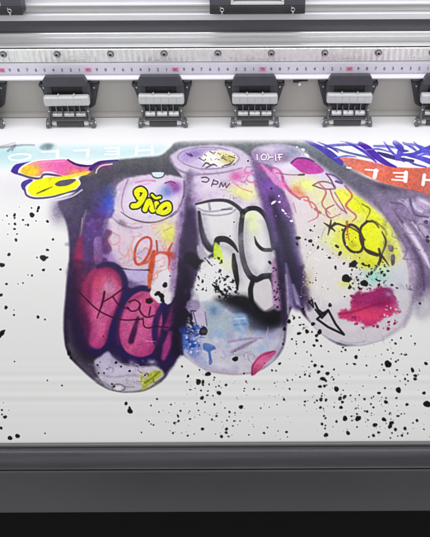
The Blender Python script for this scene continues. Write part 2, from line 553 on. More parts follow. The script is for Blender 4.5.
    fill([(106, 230), (112, 232), (108, 240), (112, 250), (104, 254), (102, 242)], (.36, .20, .40), 2, .75)
    fill([(100, 214), (108, 218), (106, 228), (103, 236), (96, 230)], (.33, .24, .48), 3, .5)
    draw([(118, 267.5), (132, 270), (149, 270)], 1.6, (.27, .18, .32), 1, .9)
    fill([(120, 271), (148, 272), (147, 286), (134, 289), (124, 283)], (.76, .71, .86), 2, .9)
    draw([(124, 280), (134, 283), (144, 281)], 1, (.60, .52, .74), 1.2, .7)
    mottle(40, 68, 106, 200, 300, [(.30, .20, .40), (.46, .36, .56), (.20, .14, .28), (.52, .20, .36)], 53, keep=lambda u, v: u < 104 - (v > 262) * 14)
    # ---- magenta bubble letters on the first finger
    fill([(70, 262), (92, 262), (118, 264), (126, 278), (150, 288), (176, 300), (182, 340), (172, 368), (162, 371), (150, 362), (124, 360), (98, 356), (72, 345), (68, 300)], grad([(262, (.22, .12, .28)), (320, (.20, .10, .30)), (370, (.18, .12, .32))]), 4, .55)
    PINK = grad([(262, (.56, .17, .37)), (280, (.75, .33, .50)), (310, (.79, .39, .59)), (350, (.70, .28, .50))])
    fill([(84, 303), (85, 282), (92, 270), (104, 266), (115, 270), (121.5, 280), (123.5, 291), (119.5, 306), (113, 319), (109, 336), (104.5, 346), (96, 349), (89, 343), (90, 327), (87, 314)], PINK, 3.2)
    spray(109, 288, 9, 8, (.84, .66, .76), .75)
    spray(98, 282, 6, 10, (.78, .30, .42), .6)
    spray(84, 300, 6, 22, (.36, .10, .22), .6)
    spray(85, 292, 6, 24, (.60, .20, .40), .75)
    spray(88, 325, 5, 16, (.50, .15, .36), .6)
    draw([(98, 267), (108, 264.5), (118, 268.5), (124.5, 280), (124, 296), (118, 313), (112.5, 330), (109, 344), (101, 352), (90, 351)], [4, 6, 6, 7, 8, 7, 5], IND, 2.0, .95)
    fill([(119, 346), (116.5, 331), (120, 311), (128, 298), (140, 291), (151, 293), (159, 302), (162, 316), (162, 337), (156, 351), (141, 358), (127, 356)], PINK, 1.6)
    spray(137, 334, 14, 14, (.86, .48, .67), .6)
    spray(146, 318, 9, 12, (.82, .42, .60), .5)
    spray(101, 326, 5, 12, (.84, .46, .62), .5)
    spray(128, 350, 8, 5, (.88, .48, .60), .5)
    draw([(153, 290), (140, 288.5), (128, 296), (120, 311), (115.5, 330), (118, 346), (126, 356.5), (140, 361), (152, 358), (159, 349)], [5, 6, 6, 7, 8, 8, 8, 7], IND, 1.6, .97)
    draw([(138, 318), (134, 331), (131, 341)], [3, 5.5, 6], (.27, .08, .27), 2.0, .95)
    mottle(34, 88, 160, 272, 352, [(.88, .52, .64), (.68, .24, .38), (.86, .46, .58)], 54, rad=(2, 6), a=(.1, .35), keep=lambda u, v: (90 < u < 104 or 124 < u < 154) and v > 300)
    draw([(168, 300), (160, 310), (155.5, 325), (156, 340), (163, 352)], [5, 6, 6.5, 7], (.17, .11, .36), 1.8, .95)
    fill([(154, 352), (158, 340), (162, 325), (168, 305), (178, 300), (184, 330), (180, 352), (172, 367), (163, 372), (156, 366)], (.18, .11, .30), 2, .95)
    draw([(171, 333), (167, 346), (163.5, 358)], [5, 8, 4.5], (.66, .26, .52), 2.4, .95)
    draw([(176, 305), (172, 318), (166, 328)], [8, 8, 5], (.60, .20, .46), 3, .8)
    spray(149, 300, 6, 6, (.78, .34, .50), .7)
    draw([(89, 300), (90, 284), (96, 272), (106, 268), (115, 272), (121, 284)], 4, (.50, .13, .30), 4, .5)
    draw([(121, 292), (116, 308), (109, 322), (105, 340)], 3, (.52, .14, .32), 3, .5)
    draw([(119, 343), (118, 330), (122, 313), (130, 301), (142, 295)], 3, (.50, .14, .32), 3.5, .5)
    draw([(156, 306), (159, 322), (158, 340), (150, 351)], 3, (.48, .13, .32), 3.5, .5)
    draw([(69, 322), (71, 342), (79, 358), (93, 374)], [3, 5, 5, 3], (.33, .30, .35), 5, .6)
    MAR = (.26, .04, .16)
    for p, wd in (([(76, 289), (84, 297), (98, 310), (112, 317), (125, 320), (142, 319)], 1.5), ([(104, 301.5), (113, 296), (124.5, 287.5)], 1.5), ([(104.5, 292), (102, 304), (97, 318)], [2.4, 2.2, 1.2]),
                  ([(113, 297), (119, 305), (128, 309)], 1.5), ([(129, 302), (135, 300), (140, 304), (137, 310), (131, 311), (127.5, 307)], 1.6), ([(140, 304), (140, 311), (146, 317), (154, 315.5)], 1.6),
                  ([(143, 318), (144, 326), (149, 328), (155, 326.5), (168, 327.5)], 1.4), ([(150.5, 307), (149, 315)], 1.6)):
        draw(p, wd, MAR, .7, .88)
    draw([(146, 341), (156, 341.5)], [.8, 1.6, .4], (.93, .80, .86), .8, .8)
    fill([(151, 296), (150, 290), (154, 284), (156, 272), (161, 267), (167, 268), (172, 282), (174, 298), (168, 305), (164, 302), (158, 303)], (.90, .88, .90), 1.2, wob=1.2)
    tags(10, 150, 172, 268, 290, [(.84, .62, .58), (.80, .50, .40), (.88, .78, .80)], 64, wd=(.6, 1.6), a=(.4, .8), size=6)
    tags(9, 140, 176, 240, 276, [(.78, .36, .26), (.84, .56, .48)], 65, wd=(.6, 1.6), a=(.3, .7), size=6)
    draw([(150, 276), (149, 288)], [5, 2], (.78, .40, .22), 1.4, .9)
    for s in ((165, 285, 2.6, 1, 0), (157.5, 293.5, 2.2, 1.4, 150), (161.5, 296, 2.6, 1.3, 30), (162.5, 300.5, 1.9, 1.3, 60), (149.2, 301, 2.6, 1.3, 10), (170, 276, .8, 1, 0)):
        splat(*s)
    splat(149.2, 301, 2.8, 1.3, 10, (.20, .03, .10))
    # ---- lower end of the first finger
    fill([(94, 362), (101, 356), (108, 351.5), (114, 358), (124, 364.5), (142, 367), (156, 366), (164, 374), (158, 381), (148, 388), (134, 391.4), (118, 391.4), (106, 387), (98, 376)], grad([(350, (.74, .70, .82)), (372, (.83, .80, .87)), (392, (.80, .79, .82))]), 2.4)
    spray(92, 369, 8, 6, (.35, .31, .38), .6, 40)
    draw([(69, 345), (76, 359), (89, 372), (100, 381), (111, 387)], [4, 3, 2], (.42, .39, .44), 3, .55)
    mottle(20, 96, 156, 360, 388, [(.66, .61, .72), (.90, .88, .92), (.72, .68, .76)], 55)
    tags(18, 98, 150, 364, 384, [(.56, .52, .60), (.68, .62, .72), (.92, .90, .94)], 56, size=6)
    draw([(96, 372), (112, 377), (132, 375), (152, 380)], 1.6, (.66, .61, .70), 2, .7)
    draw([(126, 380), (140, 384), (152, 383)], 1.2, (.72, .68, .74), 1.6, .7)
    fill([(146, 377), (152, 372), (161, 370.5), (160, 376), (151, 384), (142, 391), (142.5, 383)], (.74, .75, .32), 1.6, wob=1.8)
    tags(10, 143, 159, 372, 388, [(.62, .66, .16), (.84, .84, .50), (.42, .46, .10)], 63, wd=(.6, 1.8), a=(.5, .9), size=5)
    draw([(145, 383), (152, 378), (159, 372)], 1.8, (.50, .54, .12), 1.2, .8)
    draw([(112, 388), (115, 384.5), (121, 384.5), (125, 388), (121, 391), (115, 391)], 1.1, (.45, .44, .46), .9, .85, closed=True)
    fill([(115, 387.5), (119, 386), (122, 388), (118, 390)], (.90, .90, .90), 1, .9)
    draw([(124, 386.6), (134, 387)], .9, (.50, .49, .50), .8, .8)
    draw([(96, 383), (110, 389.6), (122, 392), (138, 391.6), (150, 387.6), (162, 378), (172, 366)], .9, (.45, .42, .46), 1, .6)
    for s in ((97.5, 365, 1), (98.5, 373, .9), (104, 373, 1), (116, 362.5, 1.4), (121, 366.5, 1), (129.5, 371, 1.2), (112, 384, 1), (114, 386.5, 1.2), (130, 371, 1), (145, 375, 1), (103, 336, .7), (100, 362, .6), (107, 369, .6)):
        splat(*s)

    fill([(40, 330), (62.5, 330), (64.5, 346), (69.5, 358.5), (81.5, 370.8), (95.5, 383), (108, 390), (122, 393), (140, 392.6), (160, 396), (100, 404), (40, 400)], (.925, .922, .915), .9, curve=False)
    # ---- second finger (middle)
    fill([(170, 159), (177, 150.5), (192, 146.5), (214, 144.8), (234, 147.5), (248, 155), (258, 166), (264, 182), (272, 204), (281, 230), (285, 262), (286, 300), (285, 330), (281, 350), (270, 364), (250, 373), (228, 374),
          (206, 370), (190, 361), (183, 350), (186, 325), (190, 300), (188, 270), (191, 240), (194, 215), (194, 200), (188, 184), (180, 174)],
         grad([(145, (.78, .74, .81)), (180, (.83, .78, .85)), (205, (.85, .81, .86)), (260, (.84, .82, .84)), (330, (.78, .79, .84)), (374, (.84, .82, .86))]), 2.0, wob=.4)
    draw([(190, 176), (190.5, 195), (190, 215), (189, 240), (187, 272), (181, 302), (179, 330), (177, 352)], [9, 10, 12, 19, 19, 17, 15, 9], grad([(178, (.46, .42, .51)), (205, (.36, .31, .43)), (240, (.27, .22, .35)), (270, (.20, .15, .27)), (330, (.13, .09, .19))]), 5, .96, wob=.8)
    draw([(190, 200), (190, 225), (188, 255), (184, 290), (180, 330)], [4, 6, 9, 9, 7], (.13, .09, .19), 6, .75)
    draw([(199, 210), (203, 236), (201, 262)], [2, 4, 3], (.50, .40, .62), 4, .6)
    draw([(182, 205), (178, 232), (175, 262), (171, 290)], [2, 4, 4, 3], (.46, .32, .60), 4, .55)
    mottle(24, 176, 202, 190, 330, [(.34, .24, .48), (.24, .16, .36), (.18, .12, .24), (.40, .32, .52)], 70, rad=(2, 5), a=(.2, .5))
    draw([(180, 196), (178, 220), (174, 250)], [2, 4, 4], (.70, .63, .72), 3, .5)
    draw([(262, 178), (270, 202), (279, 232), (283, 262)], [4, 6, 7, 5], (.60, .50, .70), 6, .6)
    draw([(190, 184), (196, 200), (196, 216)], [4, 6, 5], (.58, .50, .68), 6, .6)
    draw([(170, 158), (176, 168), (190, 174), (208, 174), (226, 172), (242, 168)], [2, 1.6, .8], (.52, .46, .57), 1.6, .8)
    fill([(178, 158), (183, 151), (200, 147), (222, 147.5), (237, 154), (238, 162), (226, 168), (204, 169.5), (188, 166)], (.80, .75, .84), 1.6)
    draw([(178, 158), (183, 151.5), (200, 147.6), (222, 148.5), (237, 155), (238, 161), (226, 167), (204, 169), (187, 165)], 1.1, (.58, .51, .64), 1, .8, closed=True)
    spray(193, 154, 11, 4.5, (.54, .46, .70), .85, -10)
    spray(186, 160, 8, 3.5, (.70, .62, .80), .7)
    fill([(202, 160), (206, 153), (216, 150.5), (228, 151), (236, 156), (234, 163), (222, 167), (208, 166)], (.90, .89, .87), 1.6, wob=1.2)
    spray(228, 159, 7, 4.5, (.74, .68, .36), .85)
    spray(221, 153.5, 6, 2.2, (.85, .82, .58), .7)
    spray(212, 158, 4, 2.5, (.93, .92, .93), .8)
    for p in ([(203, 166), (206, 163), (211, 165)], [(206, 168), (213, 164.5), (217, 166)], [(210, 151.5), (214, 154)], [(224, 165.5), (230, 164), (234, 160)], [(222, 157), (226, 160)], [(199, 158), (204, 161)], [(229, 156), (235, 158)], [(186, 153), (192, 156), (190, 153)]):
        draw(p, [1.0, 1.7, .8], (.28, .26, .32), .8, .85)
    draw([(184, 153.5), (200, 150), (216, 149.4)], 1.3, (.66, .58, .76), 1, .7)
    flecks(26, 202, 236, 151, 167, .3, .8, (.45, .38, .30), 1.5, seed=3)
    mottle(44, 186, 262, 172, 206, [(.70, .62, .76), (.62, .54, .70), (.92, .89, .93), (.80, .66, .78), (.78, .74, .82)], 44)
    tags(40, 192, 262, 172, 200, [(.66, .56, .70), (.80, .60, .72), (.93, .91, .94), (.58, .52, .62), (.80, .80, .58)], 45, size=5)
    spray(205, 188, 14, 7, (.88, .84, .90), .6)
    G = (.28, .26, .30)
    for p in ([(201.5, 177.6), (206, 177.2), (209, 179.4), (206.5, 182), (202, 181.4)], [(211.5, 186), (213.8, 179.4)], [(213.6, 180.4), (217.6, 181.6), (217, 184), (212.8, 184)],
              [(219.4, 187), (221.2, 182.4), (223, 186.6), (225.4, 183), (226.2, 187.8), (229.6, 183.6)]):
        draw(p, 1.15, G, .6, .92, curve=len(p) != 6)
    spray(236, 176, 6, 5, (.82, .36, .62), .8)
    spray(244, 173, 5, 4, (.86, .55, .74), .7)
    spray(242, 193, 14, 6, (.90, .91, .58), .8, 20)
    spray(252, 190, 9, 8, (.91, .90, .66), .6)
    for c, r in (((248.5, 170), 3.8), ((251.5, 178.4), 4.8), ((243, 179.5), 3.2), ((258, 184), 3)):
        draw([(c[0] + r * math.cos(t), c[1] + r * .85 * math.sin(t)) for t in np.linspace(0, 5.2, 8)], [1.6, 1.1], (.80, .50, .68), .9, .85)
    spray(253, 178.5, 2.6, 2.2, (.92, .88, .91), .8)
    draw([(233, 182), (241, 188), (252, 192)], 1.2, (.78, .48, .62), 1.2, .6)
    draw([(187, 340), (194, 358), (210, 368), (236, 372)], [5, 5, 4, 2], (.64, .60, .74), 5, .5)
    draw([(282, 332), (278, 350), (264, 364)], [4, 5, 3], (.60, .54, .68), 5, .55)
    # white bubble letters with black outline
    fill([(197, 204), (214, 200.5), (232, 203), (242, 211), (240, 240), (244, 264), (252, 279), (252, 296), (236, 300), (214, 300), (196, 292), (196, 268), (204, 250), (200, 226)], (.87, .86, .865), 2)
    fill([(243, 222), (248, 212), (257, 211), (266, 221), (272, 244), (272, 272), (260, 277), (250, 270), (244, 252)], (.88, .87, .875), 1.4)
    spray(252, 226, 8, 12, (.87, .91, .70), .75)
    spray(250, 216, 8, 5, (.88, .91, .66), .5)
    BLK = (.13, .125, .14)
    draw([(193, 212), (191, 235), (193, 262), (196, 278)], [6, 12, 12, 8], (.26, .20, .33), 5, .85)
    draw([(199, 212), (201.5, 230), (206, 243), (212, 249), (217, 244)], [3, 5, 6.5, 7, 5], (.14, .12, .18), 1.6, .95)
    draw([(190, 258), (198, 264), (207, 262), (214, 255)], [13, 11, 8, 5], (.13, .10, .16), 2.4, .95)
    fill([(197, 246), (203, 249), (208, 256), (206, 261), (199, 256)], (.72, .69, .74), 1.6, .9)
    draw([(196, 204), (212, 200.5), (226, 200.6), (236, 205.5), (243.5, 213)], [2, 3, 3.6, 4], (.24, .23, .25), 1.0, .95)
    draw([(243.5, 211), (241.5, 222), (240.8, 240), (243.2, 260), (249.5, 275), (257, 279.5), (263, 276.5), (272, 275.5)], [4.4, 5.2, 5.2, 5.6, 6.4, 6.2, 5.4], BLK, .9)
    draw([(242, 213), (249, 208.6), (258, 209), (266, 217), (271, 231), (274, 247)], [4.6, 4.6, 5, 6], (.15, .15, .17), 1.0)
    draw([(254.5, 236.5), (257, 244), (263, 249.5), (271, 250)], [1.0, 3, 3.6, 3.8], BLK, .8)
    pass
    mottle(22, 204, 268, 206, 274, [(.80, .79, .83), (.92, .92, .92), (.84, .86, .78), (.76, .73, .80)], 43)
    for q in ([(204, 214), (206, 236), (214, 246)], [(238, 214), (238, 236), (240, 258), (248, 274)], [(246, 222), (245, 244), (248, 264), (257, 274)], [(264, 222), (270, 240), (271, 262), (266, 274)], [(219, 246), (228, 248), (235, 256)], [(236, 262), (240, 282)], [(256, 286), (256, 300), (264, 308)]):
        draw(q, [4, 7, 5], (.60, .58, .64), 6, .5)
    draw([(216.5, 244), (218, 239.5), (226, 239.4), (233, 244.5), (238, 252)], [5.4, 6.2, 6, 4.4, 1.4], BLK, .8)
    draw([(233.6, 254.5), (234.6, 266), (237, 280), (237.6, 290)], [3, 6, 4.5, 1.2], BLK, .8)
    draw([(198, 208), (205, 211), (216, 211), (232, 207.5)], 1.6, (.62, .57, .66), 1.4, .8)
    draw([(202, 214), (216, 215.4), (230, 213.4), (236, 209)], 1.5, (.60, .57, .64), 1.4, .8)
    draw([(209, 203), (210, 209)], 2.2, (.52, .46, .56), 1.6, .7)
    draw([(222, 209.5), (232, 209)], 1.4, (.42, .40, .45), .9, .8)
    fill([(214.5, 243), (219, 245), (222, 252), (223, 266), (217, 269), (213.5, 258)], (.83, .92, .36), 1.4, .9)
    spray(226, 266, 7, 8, (.90, .92, .76), .6)
    splat(230, 236, .7); splat(234, 222, .7)
    # splash of white with black flecks
    fill([(197, 275), (204, 262), (214, 258), (224, 268), (232, 285), (236, 296), (226, 302), (212, 302), (200, 300), (195, 288)], (.91, .905, .91), 2, .95, wob=2.5)
    flecks(38, 196, 224, 258, 292, .4, 2.0, (.10, .09, .12), 1.6, seed=5, shard=True)
    flecks(44, 214, 240, 276, 302, .5, 2.2, (.08, .08, .09), 1.4, seed=6, shard=True)
    flecks(55, 198, 232, 262, 300, .5, 1.6, (.92, .915, .92), 1.4, seed=8, shard=True)
    for p in ([(212, 284), (220, 291), (228, 299)], [(217, 280), (216, 290)], [(222, 295), (232, 296)], [(205, 258), (212, 266)], [(228, 290), (224, 299)]):
        draw(p, [1.2, 2.6, .8], (.09, .09, .10), .7, .95, wob=.7, noise=N_FINE)
    # lower right of the second finger
    draw([(253.5, 281), (250.5, 290), (251, 300)], [3.5, 4.6, 4], BLK, .9)
    draw([(270.5, 276), (272, 288), (271.5, 296)], [4, 2.6, 1], (.22, .20, .24), 1.2, .9)
    fill([(255, 285), (268, 280), (272, 290), (271, 306), (262, 311), (254, 302)], (.84, .82, .83), 1.5)
    fill([(216, 300), (232, 296), (248, 298), (257, 306), (266, 313), (276, 309), (284, 303), (285, 318), (280, 327), (268, 328), (254, 324), (244, 317), (234, 310), (224, 305)], (.11, .115, .15), 9)
    spray(262, 326, 18, 8, (.22, .23, .31), .7, 8)
    spray(240, 314, 12, 6, (.30, .34, .46), .6, 30)
    spray(271, 319, 11, 7, (.05, .05, .07), .9)
    spray(240, 302, 11, 4, (.08, .08, .10), .8, 20)
    fill([(255, 286), (268, 279.5), (272.5, 290), (272, 304), (266, 311), (260, 310), (254.5, 302)], (.85, .83, .84), 1.2)
    draw([(252, 281), (250.5, 290), (251.5, 301)], [3.5, 5, 4.6], BLK, .9)
    draw([(228, 299.5), (240, 298), (251, 302), (259, 311), (267, 315), (277, 311), (283, 304)], [2, 4, 5, 6, 6, 6, 4], (.08, .08, .10), 3, .92)
    draw([(265, 311), (275, 306), (282, 301)], 1.2, (.52, .42, .52), 1, .7)
    fill([(272, 262), (280, 260), (285, 280), (285, 306), (276, 310), (272.5, 296)], (.66, .52, .66), 2.4, .9)
    draw([(280, 262), (282, 285), (284, 310), (284, 330)], [3, 4.5, 5, 3], (.27, .20, .34), 3, .85)
    flecks(40, 273, 284, 262, 310, .4, 1.2, (.28, .20, .33), 1.6, seed=9)
    flecks(20, 272, 283, 280, 310, .4, .9, (.80, .62, .76), 1.6, seed=10)
    spray(216, 308, 9, 5, (.50, .58, .68), .7)
    fill([(205, 302), (218, 303), (226, 312), (234, 322), (233, 336), (216, 340), (204, 333), (202, 316)], (.68, .73, .78), 4, .85)
    spray(214, 311, 6, 4.5, (.42, .56, .72), .8)
    spray(220, 330, 10, 9, (.74, .79, .82), .7)
    fill([(233, 315), (245, 314), (248, 322), (246, 331), (235, 330)], (.58, .69, .83), 2.6, .85)
    draw([(235, 319), (245, 318.4)], 1.6, (.80, .87, .93), 1, .8)
    draw([(234, 325), (246, 324)], 1.8, (.42, .52, .70), 1.2, .7)
    draw([(226, 310), (236, 318), (243, 330)], 2.4, (.76, .80, .84), 2.2, .6)
    fill([(187, 302), (197, 300), (200, 306), (196, 314), (188, 316)], (.60, .54, .68), 2, .8)
    fill([(194, 312), (206, 310), (206, 332), (200, 334), (195, 324)], (.80, .76, .84), 2, .9)
    draw([(193, 311), (197, 326), (200, 333)], 1.2, (.35, .27, .44), 1, .7)
    draw([(205, 312), (207, 326)], 1.2, (.45, .38, .52), 1, .7)
    draw([(184, 310), (191, 317), (191, 322), (195, 330)], [4, 3, 2], (.12, .10, .17), 1, .9, wob=.7)
    spray(187, 340, 6, 12, (.40, .45, .72), .75)
    fill([(183, 333), (190, 330), (198, 338), (202, 350), (196, 358), (188, 352)], (.48, .56, .80), 3, .8)
    tags(16, 185, 201, 326, 352, [(.20, .34, .66), (.26, .40, .72), (.16, .22, .50)], 61, wd=(1.0, 3.2), a=(.7, .95), size=5)
    flecks(9, 184, 203, 324, 356, .5, 1.6, (.20, .34, .66), 1.4, seed=11)
    tags(8, 185, 198, 312, 340, [(.09, .09, .13)], 62, wd=(.8, 2), a=(.8, .95), size=4)
    flecks(20, 186, 205, 325, 360, .4, 1.2, (.84, .86, .93), 1.4, seed=13)
    splat(203.5, 331.2, 4.2, 1.08, 0, (.07, .06, .10))
    fill([(204, 343), (213, 345), (216, 349), (211, 352), (212.5, 362), (209, 364), (208, 353), (203, 349)], (.33, .44, .72), 1.2, .9, wob=.6)
    mottle(60, 194, 282, 308, 368, [(.70, .70, .80), (.88, .87, .90), (.62, .66, .78), (.76, .66, .76), (.80, .82, .86)], 46, keep=lambda u, v: v < 372 - ((u - 232) / 26) ** 2 * 3 and not (u > 222 and v < 338))
    tags(14, 190, 276, 334, 362, [(.66, .62, .72), (.70, .64, .74), (.62, .68, .80), (.92, .91, .93)], 47, size=6, keep=lambda u, v: v < 366 - ((u - 232) / 26) ** 2 * 3)
    mottle(34, 192, 280, 330, 368, [(.66, .62, .84), (.60, .70, .86), (.78, .66, .82), (.90, .88, .93), (.72, .80, .88)], 81, rad=(2, 7), a=(.25, .6), keep=lambda u, v: v < 368 - ((u - 232) / 26) ** 2 * 3)
    draw([(232, 352), (244, 346), (256, 340)], [2, 3.6, 1.4], (.55, .46, .60), 2.4, .8)
    draw([(228, 342), (246, 339), (262, 338)], [1.2, 2.4, 1], (.60, .53, .66), 2, .7)
    draw([(236, 356), (250, 352)], 1.6, (.68, .62, .70), 1.8, .6)
    draw([(214, 371), (232, 374.4), (250, 373.2)], 1.2, (.78, .68, .74), 1.8, .6)
    draw([(284.5, 332), (283, 345), (277, 356)], 1.3, (.52, .46, .56), 1.6, .7)
    splat(235.3, 359, 2.5, 1.15)
    fill([(251, 374.5), (251.5, 366), (256, 359), (263, 353), (274, 350.5), (276, 353), (268, 361), (261, 369), (254, 375)], grad([(350, (.76, .36, .54)), (362, (.86, .46, .62)), (375, (.66, .26, .42))]), 1, wob=.5)
    draw([(252, 374), (253, 366), (260, 357), (274, 351)], 1.0, (.45, .16, .30), .9, .7)

    # ---- gap between second and third finger
    draw([(258, 158), (265, 180), (275, 208), (283, 236), (290, 262), (296, 288), (299, 303)], [14, 20, 24, 22, 22, 22, 14], grad([(150, (.50, .46, .56)), (180, (.48, .38, .57)), (210, (.43, .34, .53)), (235, (.33, .32, .43)), (270, (.26, .21, .36)), (300, (.30, .24, .40))]), 5)
    spray(268, 186, 7, 7, (.52, .34, .66), .7)
    spray(276, 206, 9, 9, (.46, .36, .58), .6)
    spray(287, 208, 7, 12, (.62, .48, .66), .6, -20)
    draw([(291, 212), (293, 232), (297, 252), (303, 275)], [5, 6, 5, 4], (.66, .60, .70), 3.5, .6)
    draw([(286, 268), (289, 285), (291, 304)], [2, 6, 5], (.60, .54, .72), 2.6, .75)
    draw([(293, 285), (296, 296), (298, 303)], [2, 5, 4], (.72, .66, .80), 2.4, .75)
    draw([(285.5, 275), (287.5, 292), (288, 312)], 2.2, (.70, .67, .74), 1.6, .7)
    draw([(300, 270), (303, 290), (308, 308)], [6, 9, 5], (.22, .16, .30), 4, .75)
    for s in ((273.5, 202.5, 1.3, 2.2, 150), (279.5, 202, 1.0, 1.5, 0), (279, 196, .9, 1.2, 0), (283, 210.5, 1.2, 1.6, 50), (285.5, 213.5, .9, 1.5, 30), (291.5, 221, 1.3, 1.3, 0), (287, 216, .6, 1, 0), (289, 217, .6, 1, 0), (276, 216, .5, 1, 0)):
        splat(*s, col=(.93, .90, .94))
    splat(271.5, 188.5, 1.1, 1, 0, (.25, .16, .42))
    splat(248, 161, .9)

    # ---- third finger
    fill([(252, 152), (262, 146), (282, 144.5), (300, 148), (318, 160), (334, 171), (350, 181), (366, 194), (382, 212), (396, 234), (407, 258), (413, 285), (411, 308), (402, 326), (384, 339), (360, 345.5), (338, 343),
          (320, 333), (308, 319), (303, 298), (302, 278), (298, 256), (293, 234), (291, 212), (284, 192), (272, 172), (258, 162)],
         grad([(145, (.74, .72, .79)), (170, (.84, .79, .86)), (200, (.87, .83, .85)), (260, (.87, .85, .84)), (320, (.85, .83, .85)), (345, (.83, .81, .84))]), 2.2, wob=.4)
    draw([(262, 164), (270, 184), (277, 208), (284, 232), (289, 256), (295, 282), (300, 302)], [14, 19, 21, 22, 22, 22, 12], grad([(160, (.50, .45, .57)), (182, (.45, .35, .56)), (205, (.43, .33, .55)), (228, (.33, .31, .42)), (250, (.30, .28, .40)), (275, (.21, .17, .31)), (305, (.30, .24, .40))]), 5, .95, wob=.8)
    draw([(272, 200), (279, 222), (285, 245), (291, 272), (297, 298)], [6, 10, 10, 9, 5], (.17, .14, .24), 7, .8)
    draw([(290, 214), (294, 238), (300, 262), (306, 288)], [3, 5, 4, 3], (.52, .42, .64), 4, .6)
    draw([(264, 190), (271, 214), (276, 240)], [3, 4, 3], (.50, .34, .62), 4, .6)
    spray(268, 184, 6, 6, (.50, .34, .66), .7)
    spray(286, 206, 6, 11, (.56, .40, .62), .6, -20)
    draw([(286, 264), (289, 285), (291, 304)], [2, 6, 5], (.56, .50, .68), 2.6, .75)
    draw([(293, 285), (296, 296), (298, 303)], [2, 5, 4], (.72, .66, .80), 2.4, .75)
    draw([(286, 275), (287.5, 292), (288, 314)], 2.2, (.70, .67, .74), 1.6, .7)
    draw([(302, 268), (305, 290), (309, 308)], [5, 8, 5], (.22, .16, .30), 4, .75)
    draw([(277, 250), (280, 275), (283, 300), (284, 322)], [4, 6, 6, 3], (.17, .12, .24), 3.5, .8)
    for s in ((273.5, 202.5, 1.3, 2.2, 150), (279.5, 202, 1.0, 1.5, 0), (279, 196, .9, 1.2, 0), (283, 210.5, 1.2, 1.6, 50), (285.5, 213.5, .9, 1.5, 30), (291.5, 221, 1.3, 1.3, 0), (287, 216, .6, 1, 0), (289, 217, .6, 1, 0), (276, 216, .5, 1, 0)):
        splat(*s, col=(.93, .90, .94))
    splat(271.5, 188.5, 1.1, 1, 0, (.25, .16, .42))
    splat(269.8, 262.5, 1.5, 1.3, 60)
    fill([(252, 152), (262, 146.5), (282, 145), (296, 149), (300, 157), (284, 163), (268, 164), (256, 160)], (.72, .66, .77), 2, .9)
    spray(268, 149, 12, 3, (.84, .82, .86), .7)
    spray(256, 154, 6, 5, (.55, .46, .60), .6)
    spray(284, 157, 8, 5, (.48, .42, .52), .6)
    spray(292, 152, 7, 4, (.56, .62, .68), .7)
    WT = (.95, .93, .96)
    for p in ([(257, 154.6), (257.4, 159.6)], [(261, 157), (263.4, 154.2), (266.4, 156), (265.4, 159.4), (262, 159.4), (261, 157)], [(267, 153.5), (269, 157), (267.6, 160)], [(269.4, 157.4), (273, 157)], [(275.4, 154), (275.8, 160.4)], [(279, 154.6), (279.6, 160)], [(278, 154.6), (282.4, 154.2)], [(278, 157.4), (281.6, 157)]):
        draw([(q[0], q[1] + .6) for q in p], 2.2, (.55, .40, .56), 1, .75)
    for p in ([(257, 154.6), (257.4, 159.6)], [(261, 157), (263.4, 154.2), (266.4, 156), (265.4, 159.4), (262, 159.4), (261, 157)], [(267, 153.5), (269, 157), (267.6, 160)], [(269.4, 157.4), (273, 157)], [(275.4, 154), (275.8, 160.4)], [(279, 154.6), (279.6, 160)], [(278, 154.6), (282.4, 154.2)], [(278, 157.4), (281.6, 157)]):
        draw(p, 1.2, WT, .6, .95)
    draw([(258, 166), (264, 170), (274, 168), (281, 173), (284, 183), (291, 192), (300, 199)], [2, 2.6, 2.4, 3, 3.2, 2], (.72, .30, .58), 1.4, .85)
    draw([(262, 165), (270, 174), (276, 181), (284, 189)], [2, 5, 6, 3], (.90, .62, .80), 2, .8)
    spray(276, 174, 5, 3.5, (.88, .58, .76), .7)
    spray(283, 184, 5, 4, (.84, .48, .70), .6)
    spray(288, 167, 9, 4.5, (.90, .87, .91), .8)
    fill([(291, 163), (297, 158.5), (306, 158.5), (316, 163), (324, 171), (316, 174), (304, 173.4), (296, 168)], (.72, .30, .62), 1.4, .97)
    draw([(291, 163), (297, 158.4), (306, 158.4), (314, 161.5)], 1.6, (.34, .20, .42), 1, .8)
    draw([(276, 173), (290, 174.8), (303, 174.8)], 1.1, (.52, .45, .50), .9, .8)
    draw([(299, 175), (304, 174.6)], 2, (.25, .22, .26), .8, .9)
    mottle(70, 292, 408, 172, 340, [(.78, .72, .78), (.92, .90, .90), (.84, .84, .78), (.80, .78, .84), (.86, .78, .80)], 48, keep=lambda u, v: abs(u - (300 + (v - 170) * .36) - 20) < 46)
    tags(50, 290, 392, 176, 262, [(.66, .56, .64), (.80, .60, .64), (.93, .92, .92), (.60, .58, .52), (.78, .74, .50)], 49, size=7, keep=lambda u, v: abs(u - (292 + (v - 170) * .62) - 26) < 36)
    tags(22, 300, 392, 262, 338, [(.66, .62, .68), (.80, .74, .78), (.93, .92, .92)], 50, size=6)
    draw([(396, 236), (406, 258), (412, 285), (410, 308), (401, 326), (384, 338)], [3, 5, 6, 5, 4, 2], (.66, .61, .70), 4, .5)
    spray(306, 185, 14, 8, (.90, .92, .56), .85, 15)
    spray(322, 196, 12, 6, (.90, .90, .62), .5)
    spray(296, 190, 6, 5, (.86, .56, .40), .75)
    spray(301, 194, 6, 3, (.84, .50, .38), .6, 20)
    fill([(336, 190), (346, 190), (360, 198), (374, 212), (372, 222), (360, 214), (348, 208), (338, 200)], (.90, .91, .36), 3.5, .9)
    spray(359, 206, 10, 8, (.89, .91, .18), .85, 40)
    fill([(368, 206), (380, 216), (392, 232), (398, 246), (390, 240), (380, 228), (370, 218)], (.87, .90, .30), 3, .9)
    spray(383, 226, 9, 6, (.83, .87, .24), .7, 45)
